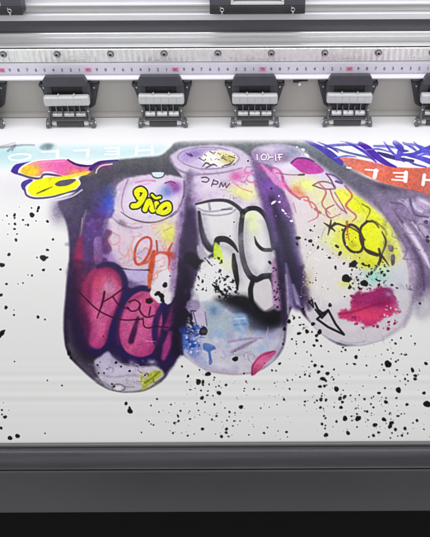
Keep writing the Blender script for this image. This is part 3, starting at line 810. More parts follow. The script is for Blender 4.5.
    draw([(344, 193), (356, 200), (366, 214), (368, 219)], 1.2, (.78, .80, .40), 1, .7)
    PU = (.45, .30, .46)
    draw([(313.5, 185), (322, 181.6), (332, 184), (335, 188.6), (324, 189), (314.5, 186)], 1.5, (.52, .44, .46), .8, .9, closed=True)
    draw([(326, 173.6), (331, 180), (334, 187)], 1.5, PU, .8, .9)
    draw([(327, 174), (334, 175.6), (340, 180), (342, 183), (336, 181.4)], [1.2, 2, 2.4], (.42, .32, .56), .9, .9)
    draw([(330, 190), (334, 200), (340, 208), (347, 213.5)], 1.4, (.66, .38, .46), .8, .85)
    draw([(335, 193), (341, 203), (346, 212)], 1.4, (.70, .44, .50), .8, .85)
    draw([(298, 198), (307, 197), (309, 202), (312, 208)], 1.6, (.82, .48, .42), .9, .9)
    draw([(315, 209), (320.5, 213)], 2.4, (.58, .34, .42), 1, .9)
    draw([(322, 214), (330, 218)], 1.2, (.82, .62, .66), 1, .8)
    draw([(293, 203), (296, 212)], 1.4, (.80, .60, .64), 1, .8)
    fill([(334, 232), (346, 222), (362, 216), (378, 214), (392, 230), (400, 248), (394, 262), (378, 272), (362, 266), (346, 256), (334, 248)], (.89, .90, .30), 10, .75, wob=2)
    spray(340, 224, 14, 9, (.90, .91, .48), .6)
    spray(326, 206, 12, 9, (.90, .90, .58), .5)
    spray(390, 252, 9, 12, (.87, .89, .34), .6)
    for p, wd, c in (([(318, 182), (326, 192), (322, 204), (330, 214)], 1.5, (.78, .44, .50)), ([(345, 186), (352, 196), (346, 206), (356, 216), (352, 222)], 1.6, (.76, .40, .42)), ([(304, 200), (314, 204), (318, 216), (308, 222)], 1.5, (.80, .50, .52)),
                     ([(334, 205), (326, 210), (330, 218), (340, 214)], 1.4, (.70, .42, .52)), ([(362, 204), (370, 210), (366, 220)], 1.5, (.56, .56, .16)), ([(376, 222), (386, 232), (384, 244), (392, 246)], 1.8, (.52, .52, .16)),
                     ([(372, 228), (368, 238), (374, 246)], 1.4, (.60, .58, .14)), ([(350, 232), (354, 240), (351, 247)], 1.5, (.62, .58, .16))):
        draw(p, [wd, wd * 1.3, wd * .6], c, .8, .85)
    # yellow ovals with brown outline
    fill([(349, 227), (344, 234), (346, 245), (353, 252), (361, 250), (362, 239), (357, 229)], (.90, .91, .16), 2)
    fill([(367, 222.5), (361, 230), (363, 245), (370, 253), (378, 254), (382, 246), (380, 233), (374, 223)], (.90, .92, .14), 2)
    spray(340, 240, 9, 8, (.88, .90, .40), .8)
    spray(328, 240, 10, 6, (.88, .91, .62), .6)
    spray(370, 263, 10, 6, (.84, .86, .20), .85)
    spray(386, 240, 6, 12, (.86, .89, .36), .7, -20)
    spray(353, 245, 4, 4, (.72, .68, .20), .6)
    BR = (.24, .18, .16)
    draw([(348, 226), (343.5, 233), (345, 244), (352, 251.5), (361, 251), (363, 240), (358, 229), (352, 225)], 2.5, BR, .8, .95, closed=True)
    draw([(367, 221.5), (360.5, 229), (361.5, 243), (368, 252), (377, 255.5)], 2.6, BR, .8, .95)
    draw([(367, 221.5), (374, 222), (379, 228)], [2.2, 2, 1], BR, .8, .9)
    draw([(350, 227), (358, 232), (365, 240)], 1.5, (.34, .26, .20), .8, .85)
    draw([(366, 250), (374, 253), (381, 256)], 2.4, BR, .8, .95)
    draw([(379, 249), (380.5, 259), (376.5, 267), (374, 271)], [2.2, 3, 2.4, 1.6], BR, .8, .95)
    draw([(380, 254), (385, 260), (389, 266)], [3, 2, 1], BR, .8, .9)
    draw([(324, 223), (330, 227), (335, 231)], [1, 2.6, 1], BR, .8, .95)
    draw([(331, 220), (330, 227), (328, 235)], [1.2, 2.4, 1], BR, .8, .95)
    draw([(335, 223), (330, 228)], 1.8, BR, .8, .95)
    draw([(331, 227), (337, 224), (344, 226), (349, 227)], [2.2, 1.8, 2], BR, .8, .95)
    draw([(347, 222), (347.5, 232), (349, 240)], [2.6, 1.8, 1], (.72, .36, .26), 1.4, .75)
    draw([(382, 232), (386, 242), (382, 254)], [1.2, 2.2, 1.4], BR, .9, .85)
    fill([(388.5, 245.5), (393, 246), (393, 251.5), (389, 251)], (.40, .38, .26), 1, .95)
    fill([(391, 256), (394.5, 255), (394.5, 264), (391.5, 265)], (.30, .29, .30), 1, .95)
    draw([(372, 220), (378, 225)], 1.4, (.50, .48, .20), .9, .7)
    # flecked belly, teal haze and crimson blotch
    spray(376, 277, 14, 8, (.64, .83, .80), .85)
    spray(384, 270, 9, 6, (.76, .88, .82), .6)
    fill([(306, 262), (318, 250), (332, 256), (346, 264), (354, 280), (350, 296), (334, 300), (316, 294), (308, 280)], (.895, .88, .87), 3, .9, wob=2)
    spray(308, 280, 5, 12, (.78, .74, .64), .6)
    spray(346, 284, 8, 4, (.88, .88, .52), .7)
    flecks(66, 350, 386, 262, 290, .4, 2.0, (.10, .10, .10), 1.5, seed=20, shard=True)
    flecks(44, 350, 386, 262, 290, .4, 1.2, (.90, .92, .90), 1.5, seed=21, shard=True)
    flecks(50, 304, 362, 228, 300, .3, 1.0, (.12, .11, .12), 2.2, seed=22)
    flecks(60, 300, 356, 236, 304, .5, 2.0, (.92, .915, .91), 1.6, seed=23, shard=True)
    for s in ((310.3, 241, 1.8, 1.1, 0), (305.5, 239.5, 1, 1, 0), (310.5, 230.3, 1.1, 1.2, 0), (314.5, 226, .8, 1, 0), (313, 245, .9, 1.5, 70), (318, 247.5, 1.1, 1.7, 100), (329.5, 257.8, 1.3, 1.2, 0), (337, 246.5, 1.3, 1.8, 40), (340, 253.5, 1.7, 1.4, 120),
              (335.5, 267.5, 1.2, 1.6, 80), (344, 263.5, 1.1, 1.4, 120), (353.5, 264, 2.9, 1.5, 135), (346.3, 278.5, 4.0, 1.15, 60), (364.3, 283.3, 3.4, 1.1, 0), (330, 305, 2.0, 1, 0), (363, 264, 1.2, 1.6, 30), (371.5, 273, 1.4, 1.5, 120), (388, 271, 1.2, 1.2, 0), (298, 238, 1.7, 1.6, 10),
              (297, 244, 1.2, 1.5, 60), (392, 285, 1.4, 1.2, 0), (412, 271.5, 1.3, 1, 0), (397, 288, 1.1, 1.3, 20), (352, 270, .9, 1, 0), (359, 288, 1, 1.4, 30), (370, 285, .8, 1, 0)):
        splat(*s)
    spray(336, 300, 12, 5, (.90, .885, .88), .7)
    fill([(337, 314), (341, 310.5), (350, 309), (352, 299), (356, 293), (368, 292), (377, 288), (387, 287.5), (394, 293), (398, 302), (398.5, 311), (391, 316), (382, 319), (375, 325), (367, 327), (361, 322), (350, 320), (340, 319)],
         grad([(287, (.58, .15, .38)), (302, (.64, .18, .42)), (312, (.80, .26, .45)), (327, (.72, .24, .46))]), 2.4, .97, wob=2.4)
    spray(366, 314, 13, 6, (.88, .30, .44), .75)
    spray(380, 303, 12, 5, (.54, .11, .36), .6)
    draw([(340, 314), (356, 311), (374, 305), (392, 302)], 1.8, (.50, .10, .28), 1.8, .6)
    flecks(36, 350, 402, 286, 330, .5, 1.8, (.62, .17, .40), 1.8, seed=24, mask=lambda u, v, r: abs(((u - 376) / 25) ** 2 + ((v - 308) / 20) ** 2 - 1) < .35)
    flecks(14, 384, 402, 306, 320, .5, 1.3, (.86, .80, .84), 1.6, seed=25)
    spray(352, 328, 10, 4, (.90, .86, .88), .6)
    # edge light and shade of the third finger
    draw([(386, 228), (398, 246), (406, 266), (408, 290)], 1.6, (.90, .89, .84), 2, .7)
    spray(400, 278, 9, 14, (.80, .82, .86), .7)
    spray(404, 305, 9, 16, (.81, .80, .83), .6)
    draw([(413, 262), (415, 284), (413, 306), (404, 326)], [6, 6, 4, 2], (.64, .58, .68), 4, .6)
    draw([(344, 343), (358, 345.6), (372, 343), (384, 339.5)], .9, (.64, .60, .64), 1.4, .6)
    draw([(340, 341), (354, 343), (366, 341)], .8, (.66, .62, .66), 1.2, .6)
    for p, wd in (([(308.5, 301), (313.5, 307.5), (312, 299.5), (309, 303)], 1.6), ([(315, 303), (320, 314), (328, 311), (322, 318), (315.5, 309.5)], 2.0), ([(328, 310), (317, 319), (328, 327), (344, 334.6), (335.5, 324), (328.5, 310.5)], 2.2), ([(319, 310), (325, 315)], 1.6)):
        draw(p, wd, (.10, .09, .12), .7, .95, curve=False)

    # ---- dark diagonal, fourth finger at the right
    draw([(303, 141), (318, 153), (340, 170), (366, 189), (392, 212)], [8, 16, 16, 18, 14], grad([(140, (.54, .58, .60)), (160, (.43, .44, .47)), (190, (.45, .42, .50)), (215, (.52, .47, .58))]), 5)
    for s in ((303, 149.5, 1.3, 1.6, 30), (307, 155.5, 1.6, 1.7, 40), (297, 147, .9, 1.4, 0)):
        splat(*s, col=(.84, .90, .92))
    fill([(374, 196), (392, 190), (440, 196), (450, 250), (440, 300), (424, 318), (414, 312), (415, 288), (409, 262), (398, 236), (384, 212)],
         grad([(190, (.50, .46, .55)), (215, (.58, .51, .64)), (255, (.57, .50, .63)), (290, (.62, .57, .66)), (312, (.76, .74, .78))]), 6, .95)
    fill([(404, 202), (412, 198), (417, 206), (412, 212)], (.80, .75, .84), 2.4, .8)
    fill([(416, 198), (428, 200), (430, 210), (418, 211)], (.78, .72, .83), 3, .8)
    spray(427, 218, 7, 5, (.80, .75, .84), .7)
    draw([(391, 202.6), (402, 204)], [1.4, 2, .8], (.36, .30, .42), 1.2, .8)
    draw([(410, 199), (412, 208), (416, 215), (428, 217)], [2.6, 2.4, 2], (.36, .31, .42), 1.6, .85)
    draw([(402, 217), (414, 222), (430, 228)], [1.4, 2.6, 1.4], (.46, .40, .52), 2, .8)
    draw([(399, 219), (410, 233), (420, 248), (428, 264)], [3, 7, 6, 2], (.80, .75, .84), 3, .85)
    draw([(420, 224), (430, 240)], [6, 5], (.79, .74, .83), 3, .7)
    draw([(402, 230), (414, 250), (421, 272), (420, 300)], [2, 4, 8, 5], (.44, .38, .49), 4, .8)
    draw([(408, 254), (412, 272), (411, 292)], [3, 7, 5], (.74, .68, .77), 3, .7)
    spray(427, 282, 6, 9, (.42, .36, .50), .7)
    spray(424, 308, 9, 12, (.80, .79, .81), .85)
    for p, wd, c in (([(394, 210), (402, 222), (410, 232)], [1, 3, 1], (.40, .34, .46)), ([(404, 224), (414, 238), (424, 254), (430, 268)], [1.4, 3, 3.4, 1.5], (.90, .86, .92)), ([(412, 222), (422, 234), (434, 250)], [1, 2.6, 2], (.90, .87, .92)),
                     ([(406, 236), (415, 252), (422, 268), (424, 290)], [1, 3, 3.6, 2], (.38, .31, .45)), ([(418, 228), (428, 242), (434, 254)], [1, 2.4, 2], (.40, .34, .46)), ([(413, 203), (416, 209), (422, 212)], [1.6, 3, 1.6], (.90, .86, .92)),
                     ([(398, 200), (408, 206), (412, 214)], [1, 2.4, 1.2], (.72, .66, .78)), ([(420, 200), (428, 204), (434, 210)], [1.4, 3, 2], (.90, .86, .92)), ([(400, 240), (407, 256), (411, 276)], [1.4, 3, 2], (.72, .66, .76))):
        draw(p, wd, c, 1.8, .85)
    splat(427.5, 237, 1.5); splat(427.5, 241, 1.9, 1.2); splat(426, 222, 1.8, 1.3, 20, (.28, .24, .33)); splat(420, 303.5, 1.2, 1.1)

    # ---- blue marker scrawl and orange greeting sticker, upper right, upside down
    fill([(314, 141), (330, 139), (380, 138), (445, 138), (445, 170), (405, 170), (372, 163), (346, 160), (332, 152), (322, 146)], (.92, .92, .95), 2.0, .97)
    fill([(339, 158), (352, 158), (372, 162), (396, 167), (420, 168), (450, 168), (450, 200), (424, 193), (400, 187), (378, 181), (362, 173), (350, 167.6)], grad([(338, (.78, .50, .48)), (370, (.84, .48, .39)), (400, (.82, .44, .37)), (430, (.78, .45, .40))], 'u'), 1.4)
    spray(376, 166, 10, 3.2, (.78, .46, .56), .6, 10)
    spray(372, 171, 12, 4, (.88, .52, .40), .5)
    draw([(372, 181), (398, 188), (432, 196)], 2, (.66, .48, .52), 2, .6)
    mottle(40, 384, 440, 200, 305, [(.44, .38, .50), (.74, .69, .78), (.60, .53, .66), (.52, .46, .60)], 51, a=(.2, .5))
    tags(26, 388, 440, 196, 290, [(.38, .32, .44), (.80, .76, .84), (.48, .42, .56)], 52)
    W = (.96, .94, .94)
    draw([(347, 167.6), (350.5, 168)], 1.8, W, .8, curve=False)
    draw([(365.5, 169.6), (378, 170.6)], 1.7, W, .7, curve=False)
    draw([(376, 170.6), (374.6, 177)], 4.2, W, .7, curve=False)
    draw([(406, 172.6), (405.4, 181)], 4.0, W, .7, curve=False)
    for a, b in (((393.6, 172.8), (407, 173)), ((396, 176.6), (406, 177)), ((392, 179.6), (406, 180.6))):
        draw([a, b], 1.7, W, .7, curve=False)
    draw([(424.4, 175), (423, 184.4)], 3.4, W, .7, curve=False)
    draw([(440, 176), (439, 186)], 3.4, W, .7, curve=False)
    draw([(424, 179.6), (440, 181)], 2.2, W, .7, curve=False)
    B = (.36, .33, .74)
    BD = (.30, .17, .62)
    for p, wd, c in (([(306, 141), (318, 146.5), (330, 154), (341, 163)], [2, 4, 6.5, 5], (.33, .28, .66)), ([(324, 147.5), (332, 145.4), (348, 144.6), (364, 145.2)], [3, 2.6, 2.4], (.45, .44, .72)),
                     ([(330, 147), (346, 152), (360, 155.4), (374, 158.5)], [2, 2, 2.6], (.45, .46, .60)), ([(360, 143.5), (368, 148.6), (376, 156), (386, 163), (396, 167)], [4, 6, 6, 4.5, 1.6], BD),
                     ([(340, 141), (352, 143.4)], [1, 2], (.55, .56, .78)), ([(374, 146), (388, 146.4), (397, 148)], [2, 3, 2], (.52, .52, .76)), ([(378, 152.6), (386, 155.4), (398, 158.6), (413, 161)], [2, 4, 3.6, 2.6], (.27, .22, .46)),
                     ([(395, 142.6), (400.5, 148), (400, 153), (397, 158.4)], [5, 6, 6, 4], B), ([(398, 147), (403, 150.6), (408, 151)], [4, 3, 1.4], (.34, .30, .66)), ([(403, 142.6), (410, 146), (416, 150.6)], [2, 3, 2], (.48, .46, .74)),
                     ([(404, 144), (414, 144.6), (426, 149)], [1.6, 2.4, 3], (.50, .50, .76)), ([(400, 154.6), (412, 154.4), (422, 151), (434, 146)], [2.6, 3, 4, 5], B), ([(408, 155.4), (420, 158), (434, 163)], [2.4, 4, 6], B), ([(422, 150), (434, 156)], 4, (.38, .36, .76)),
                     ([(434, 146), (450, 158), (470, 150), (490, 163)], 4, B)):
        draw(p, [q * 1.05 for q in wd] if isinstance(wd, list) else wd, c, .8, .95)
    for p, wd, c in (([(318, 142), (330, 147), (338, 152)], [1, 2, 1.4], (.36, .33, .70)), ([(346, 142), (356, 147), (366, 153), (376, 162)], [1.4, 2.4, 3, 1.6], (.34, .26, .66)), ([(334, 158), (346, 156), (356, 157)], [1, 2, 1], (.50, .48, .74)),
                     ([(384, 142), (390, 150), (396, 156), (404, 162)], [1.4, 2.4, 2.4, 1], (.40, .34, .72)), ([(366, 150), (378, 149), (390, 152)], [1.2, 2, 1.2], (.46, .46, .76)), ([(414, 142), (420, 148), (430, 152)], [1.4, 2.6, 2.6], (.40, .38, .76)),
                     ([(404, 158), (414, 164), (426, 167)], [1, 2, 1.4], (.36, .30, .66)), ([(416, 157), (426, 154), (436, 155)], [1.4, 2.4, 2], (.44, .42, .78))):
        draw(p, wd, c, .8, .92)
    draw([(352, 149.6), (358, 150.6)], .9, (.80, .86, .90), .8, .8)

    # ---- print runs out under the rollers: its soft fade to white paints in grazing glare
    a = np.clip((146.5 - VV) / 9.0, 0, 1)
    a = (a * a * (3 - 2 * a))[:, None, None]
    CAN[:] = CAN * (1 - a) + np.array((.925, .922, .93), np.float32) * a

    # ---- black spatter
    D = """31.5 208 .9;38.5 208 1.6 1.4 110;37.6 211 1.4;32 215 2.7 1.1;14.5 215 1.5 1.4 100;14.6 218 1.1;23 220 1.2;28 225 1.4;15 224 1.5;9 224 .7;36 221 .7;47.5 221.5 1.6;14.5 229 1.2 1.3;17 234 .8 1.3;16 240 1.6 1.2 90;53 239.5 1.4;47.5 250 1.4 1.3 20;9 254.5 1.9;
43.2 258 3.4 1.1;46.6 257.6 1.3 1.6;37 257.5 .9;2 265 2.6 1.2;43.5 270 1.4 1.4;60.5 269.5 1.3;32 275.5 1.2;23 283 .9;18 284 .6;6.5 284 1.4;1 295 1.9;6 307.5 2;14 315 1.2;38 317 1.8;45 319.5 1;2 333 2.6 1.5 140;0 336 2;4 331 1.2 1.5 150;14.5 361.5 .9;47.5 380.5 .9;62 385.5 1;
2 410 1.2;5 417 1.7 1.5;2 414.5 1;1 428 1.8;10 438 2.6;17.5 436 2.6;45 433.4 .9;69 353 2.5;71 358 1.4;14 310 .6;28 275 .6;126 403.5 2;130 411 3.1;129.6 407.6 1.4;157 399 1.2;151 405.5 1;159 412 .9;171 404.5 1.1;178 416 1.1 1.8 75;178.5 421 1.4;174.5 423 1.2 1.5 150;149 421.5 .9;151 424 .8;
173 433 1.2;141.5 432.5 .9;190 419 1 1.4;187.5 435.6 1;182 366.5 1.2;188 376 1.6;187 382 1;190 389.6 .9;199.5 370 1;208 374 2.2 1.7;214.5 377.5 1.1;198.5 382 3.1;203 382 1.7 1.4 100;203 385 1.2;201 390.5 1.1;226 385 1.4 1.2;219 393 2.6;202 398 2.2;197 403.5 1;205 402 1.1;214.5 404.5 1.3;241 407 2.4;
229.5 412 1.4;225 408 .8;235 413 .9;216.5 416 1.3;227 420.5 .9;234 421 1;240 421 .8;233 426 .9;202.5 429 1.5 1.5;226.5 429 1.8;226.2 432.6 1.6;221.5 436.5 1.7 1.2;188 435.5 1;228.5 436.5 .9 1.5;264 433 1.4;267.5 427.5 .9;244 373.4 1.1;246 381.5 1;254 389 1.2;244.5 388.5 .9;244 391 .8;272 370.5 1.2;276 370.8 1;
279 364 1.2;278 431 .7;303 309 1.6;289 321.5 2.3;284.5 329 2;294 318 1.4 1.4 110;299.5 317.5 1.2;300 325 1 1.5;303.5 324.5 .9 1.5;313 324 2.3;307 331.5 2.3;299 333.5 1.5 1.9 160;312 332 1.1;319.5 332 2.5 1.3 130;316.5 335.6 1.6 1.4 150;316.8 340.5 1.8;314 345.5 1.6;321 346 1.3;304 342 1.2;296.5 344 1;295.5 353.5 1.1;
283 344 1.3;280 363.5 1.4;315 365.5 1.8 1.2;322 366.5 1.5 1.2 30;312 361.5 1;328.5 351.5 .9;311 355.5 .9;307 352 .9;305 374.5 1.3;309.5 376 1.3;300 377 1.1;318.5 372 1.6 1.4 130;327.5 373.5 2.2;323 379 2.4 1.4 20;326 381 1.3;334 369.5 1.2;333.5 379.5 1.2;320 386.5 1.8 1.2;324.5 386 1.5 1.2;305 390.5 1.3;284 399.5 1.4;
305 401.5 1.3;304.5 405 .9;321 399.5 2.1;321.6 396 1;326 400 1.7;317 400.5 1.2;320.5 407.5 1.6;336.5 389 2.9;340 398.5 2.2;344.5 397 1.9 1.3 120;342.5 402 1.6;341 407.5 1.7 1.4;334 407 .9;324 416 1.2;345 418.5 2.9;336.5 421.5 1.5;322 424 1.5 1.2 30;325.5 425.5 1;325 428.5 1.1;326 435 2.5;348 433 2.1 1.2 70;
286.5 432 1.2 1.5;287.5 437 .7;287.5 380.5 1;343 347.5 1.1;345.5 350 1.3;341.5 351.5 .9;356 357 2.1;354.5 364 1.3 1.4 20;347 364 1;359 350 .9;366.5 365.5 1.1;388 364 4.1;384 370 1.3;382 364.5 1.1;396 361.5 1.3;397 370 1.2;393 353 1.1;401.5 354 1;406.5 354.5 .9;401 338 1.2;395.5 343.5 1.4;392 340 1;415 343.5 1.1;
411 336 .8;426 363.5 1.7 1.4 20;412.5 370 1.9 1.5 60;415.5 375.6 1.7 1.3;415 379 1.7 1.3;407.5 374.5 1;405 379 1.4;408 381 1;376 377 1.1;398.5 390 3.2;385 388 1.2;424 393 2;379 393 1.7 1.2;373.5 396.5 .9;364.5 399 1.4;371.5 398 .9;386 402 2.1 1.1;386 398 1;396.5 398 1.2;407 404.5 1.8;427 404 4;371 404 1.1;
367 411.5 1.3 1.4;364.5 411 .9;358 418.5 3.2;352 420.5 1;357 414 1.2;368 420 1;375 425 2.4 1.1;384 419.5 2.2 1.3 15;391.5 423 2.2 1.3;390 426.5 2.5;395.5 429.5 1.9;417 420.5 1.7;405 428.5 2;389.5 414 1;398 416 1.3 1.4;357 427 1;378.5 432.5 1.5;373.5 435.5 1.8;402 435.5 1.5;413 423 1;400 381 .6;363 386 .7"""
    for e in D.replace('\n', '').split(';'):
        f = [float(x) for x in e.split()]
        splat(f[0], f[1], f[2] * .86, f[3] if len(f) > 3 else 1.0, f[4] if len(f) > 4 else 0)
    hubs = [(320, 385, 22, 30), (385, 420, 34, 22), (300, 330, 14, 14), (200, 392, 22, 24), (228, 425, 24, 12), (395, 365, 26, 24), (345, 400, 30, 26), (16, 225, 14, 16), (175, 420, 26, 16), (4, 415, 8, 22), (270, 385, 24, 24)]

    def hub_mask(u, v, r):
        h = hubs[r.integers(len(hubs))]
        return ((u - h[0]) / h[2]) ** 2 + ((v - h[1]) / h[3]) ** 2 < r.random() * 1.6
    flecks(210, -4, 432, 205, 439, .28, .95, (.13, .12, .14), 2.6, mask=lambda u, v, r: hub_mask(u, v, r) and (v > 378 or u < 60 or u > 290), seed=31)
    flecks(80, 200, 436, 345, 440, .2, .55, (.16, .15, .17), 2.4, seed=32)
    flecks(40, -80, -5, 215, 438, .4, 2.4, (.07, .07, .08), 3, seed=33)
    flecks(60, 436, 520, 330, 438, .4, 2.6, (.07, .07, .08), 3, seed=34)
    # ink grain of the airbrush look
    ink = np.clip((.90 - CAN.mean(-1)) * 3, 0, 1)
    CAN[:] *= (1 + ink * (N_FINE * .10 + N_MID * .07 + N_BIG * .05))[..., None]
    lum = (CAN @ np.array((.3, .59, .11), np.float32))[..., None]
    CAN[:] = lum + (CAN - lum) * 1.22
    k = 4
    p = np.pad(CAN, ((k, k), (k, k), (0, 0)), mode='edge')
    cs = np.cumsum(p, 0)
    p = (cs[2 * k:] - np.concatenate([np.zeros_like(cs[:1]), cs[:-2 * k - 1]])) / (2 * k + 1)
    cs = np.cumsum(p, 1)
    p = (cs[:, 2 * k:] - np.concatenate([np.zeros_like(cs[:, :1]), cs[:, :-2 * k - 1]], 1)) / (2 * k + 1)
    CAN[:] += np.clip(CAN - p, -.12, .06) * .55
    np.clip(CAN, 0.02, .945, out=CAN)
# ---------------------------------------------------------------- end of artwork


# ---------------------------------------------------------------- materials
ALU = mat("brushed_aluminium", (.60, .60, .61), .32, .65, .08, 30, .10, 220, (1, 30, 30))
ALU_DARK = mat("grey_anodised_aluminium", (.50, .50, .50), .42, .6, .06, 30, .08, 220, (1, 30, 30))
ALU_PALE = mat("pale_aluminium", (.62, .62, .65), .42, .35, .05, 30, .06, 220, (1, 30, 30))
BELT = mat("dark_grey_strip", (.064, .064, .076), .5, 0, .08, 40, .1, 300, (1, 20, 20))
GREY_PAINT = mat("warm_grey_paint", (.45, .432, .40), .5, 0, .05, 14, .05, 900)
TAPE = mat("pale_lilac_tape", (.615, .585, .68), .45, 0, .03, 60)
CARRIER = mat("pale_painted_metal", (.60, .585, .63), .4, .1, .04, 40, .04, 400, (1, 20, 20))
LIP = mat("grey_lip_paint", (.20, .20, .205), .45, .2, .08, 40, .05, 400, (1, 20, 20))
ARM = mat("mid_grey_plastic", (.12, .12, .13), .38, .15, .2, 250, .1, 1500)
TICK = mat("faint_tick_ink", (.33, .32, .42), .6)
DIGIT = mat("numeral_ink", (.09, .09, .16), .6)
RED = mat("red_ink", (.42, .04, .13), .6)
PINK = mat("pink_box_ink", (.66, .36, .48), .6)
SLATE = mat("slate_plastic", (.050, .050, .062), .42, 0, .10, 60, .08, 1500)
BLACK = mat("black_plastic", (.016, .016, .018), .4, 0, .15, 60, .1, 1200)
LEVER = mat("light_grey_plastic", (.53, .535, .54), .40, .1, .07, 700, .2, 900)
STEEL = mat("steel", (.55, .55, .56), .28, .9, .08, 200)
DULL_STEEL = mat("dull_steel", (.25, .25, .26), .35, .7, .12, 150)
RUBBER = mat("grey_rubber", (.06, .06, .064), .6, 0, .12, 200, .15, 1500)
BUSH = mat("white_nylon", (.72, .72, .72), .4, 0, .04, 100)
RAIL = mat("dark_glossy_aluminium", (.070, .071, .079), .27, .55, .10, 18, .05, 120, (1, 12, 12))
PANEL = mat("dark_grey_panel", (.050, .048, .054), .44, .1, .22, 5, .12, 1400, coat=0)
VOID = mat("underside_shade", (.0022, .0019, .0026), .8, 0, .15, 10, spec=.12)  # near-black colour stands in for the shade under the printer
PLATEN = mat("platen_metal", (.42, .42, .42), .4, .4)

# textured bright strip: pressed ripples and mill marks
RIPPLE = mat("rippled_bright_metal", (.80, .80, .79), .30, .5, .07, 160, 0)
_nt = RIPPLE.node_tree
_b = _nt.nodes["Principled BSDF"]
_tc = _nt.nodes.new("ShaderNodeTexCoord")
_wv = _nt.nodes.new("ShaderNodeTexWave")
_wv.inputs['Scale'].default_value = 48
_wv.inputs['Distortion'].default_value = 1.6
_wv.inputs['Detail'].default_value = 3
_wv.inputs['Detail Scale'].default_value = 3
_nz = _nt.nodes.new("ShaderNodeTexNoise")
_nz.inputs['Scale'].default_value = 420
_ad = _nt.nodes.new("ShaderNodeMath")
_ad.operation = 'MULTIPLY_ADD'
_ad.inputs[1].default_value = .45
_bp = _nt.nodes.new("ShaderNodeBump")
_bp.inputs['Strength'].default_value = .5
_bp.inputs['Distance'].default_value = .0016
_nt.links.new(_tc.outputs['Object'], _wv.inputs['Vector'])
_nt.links.new(_tc.outputs['Object'], _nz.inputs['Vector'])
_nt.links.new(_nz.outputs['Fac'], _ad.inputs[0])
_nt.links.new(_wv.outputs['Fac'], _ad.inputs[2])
_nt.links.new(_ad.outputs[0], _bp.inputs['Height'])
_nt.links.new(_bp.outputs[0], _b.inputs['Normal'])

# ---------------------------------------------------------------- the printer body
X0, X1 = -.62, .54
printer = thing("wide_format_printer", "silver and dark grey wide format printer with rail, ruler tape and platen", "printer", (0, -.2, -.16))
PO = Vector((0, .2, .16))


def part(m, name, material, **k):
    o = m.build(name, material, printer, **k)
    o.location = PO
    return o


part(MB().prism([(.0145, .003), (.022, .003), (.022, .075), (.0145, .075)], X0, X1), "back_plate", GREY_PAINT)
part(MB().prism([(.0112, .0012), (.0142, .0012), (.0142, .0068), (.0112, .0050)], X0, X1), "paper_guide", GREY_PAINT)
# ruler carrier with sloping bottom ledge
part(MB().prism([(.0005, .0742), (.0005, .0600), (-.0036, .0576), (-.0042, .0568), (-.0042, .0556), (.0005, .0548), (.014, .0548), (.014, .0742)], X0, X1), "ruler_carrier", CARRIER)
part(MB().prism([(.0018, .0752), (.0016, .0758), (.0016, .0898), (.0022, .0906), (.022, .0906), (.022, .0752)], X0, X1), "rippled_strip", RIPPLE)
part(MB().prism([(.009, .0745), (.02, .0745), (.02, .0920), (.009, .0920)], X0, X1), "groove_backing", ALU_DARK)
beam = [(.0052, .0915), (.0030, .0919), (.0022, .0926), (.0026, .0935), (.0045, .0946), (.0075, .0952), (.0105, .0952), (.0115, .0946), (.0250, .0948), (.0262, .0955), (.0264, .0988), (.0272, .0996), (.0290, .0996), (.0290, .0915)]
part(MB().prism(beam, X0, X1), "beam", ALU)
part(MB().box(X0, X1, .0300, .036, .092, .118), "belt_strip", BELT)
rail = [(.0240, .1150), (.0234, .1158), (.0234, .1216), (.0242, .1224), (.0300, .1226), (.0300, .1302), (.0262, .1306), (.0252, .1314), (.0252, .1328), (.0262, .1338), (.0290, .1342), (.0290, .172), (.16, .172), (.16, .1150)]
part(MB().prism(rail, X0, X1), "guide_rail", ALU_PALE)
part(MB().prism([(.0285, .1234), (.0299, .1232), (.0299, .1298), (.0285, .1296)], X0, X1), "rail_inlay", ALU_DARK)
part(MB().box(X0, X1, .0365, .15, -.12, .1148), "rear_housing", GREY_PAINT)
# screws along the rippled strip
scr = MB()
scr.cyl((0, .0016, 0), (0, .0006, 0), .0040, bevel=.0004)
scr.cyl((0, .0006, 0), (0, -.0016, 0), .0031, .0027, bevel=.0004)
scr_o = part(scr, "screw", DULL_STEEL)
hx = MB().cyl((0, -.0019, 0), (0, -.0012, 0), .00155, seg=6).build("hex_socket", BLACK, scr_o)
hr = MB().ring((0, -.0016, 0), .0022, .0004).build("screw_rim", STEEL, scr_o)
for i in range(-3, 13):
    s = scr_o if i == -3 else copy_tree(scr_o, printer)
    s.location = PO + Vector((-.2787 + .0608 * i, 0, .0850 + .0002 * math.sin(i * 5)))
    s.rotation_euler.y = i * 1.7
# ruler tape, ticks and numerals
tape = part(MB().box(X0, X1, .0001, .0007, .0602, .0728), "ruler_tape", TAPE)
tk = MB()
zero = .0153
for i in range(-420, 640):
    x = zero - i * .001
    if X0 < x < X1:
        L = .0022 if i % 10 == 0 else (.0017 if i % 5 == 0 else .0012)
        tk.box(x - .00011, x + .00011, -.00004, .0002, .0604, .0604 + L)
tk.build("tick_marks", TICK, tape, smooth=False)
items = []
for i in range(-40, 60):
    x = zero - i * .01
    if not X0 + .02 < x < X1 - .02:
        continue
    n = 70 + i
    if n % 10:
        items.append((str(n % 10), x, .0664))
    else:
        red = text_mesh([(str(n), x, .0664)], "tens_mark", RED, tape, .0052, -.00014)
        fb = bmesh.new()
        fb.from_mesh(red.data)
        for f in fb.faces:
            f.material_index = 0
        k0 = len(fb.faces)
        bmesh.ops.create_cube(fb, size=1, matrix=Matrix.Translation((x, .00008, .0664)) @ Matrix.Diagonal((.0086, .00025, .0056, 1)))
        fb.faces.ensure_lookup_table()
        for f in fb.faces[k0:]:
            f.material_index = 1
        fb.to_mesh(red.data)
        fb.free()
        red.data.materials.append(PINK)
text_mesh(items, "numerals", DIGIT, tape, .0052, -.00002)
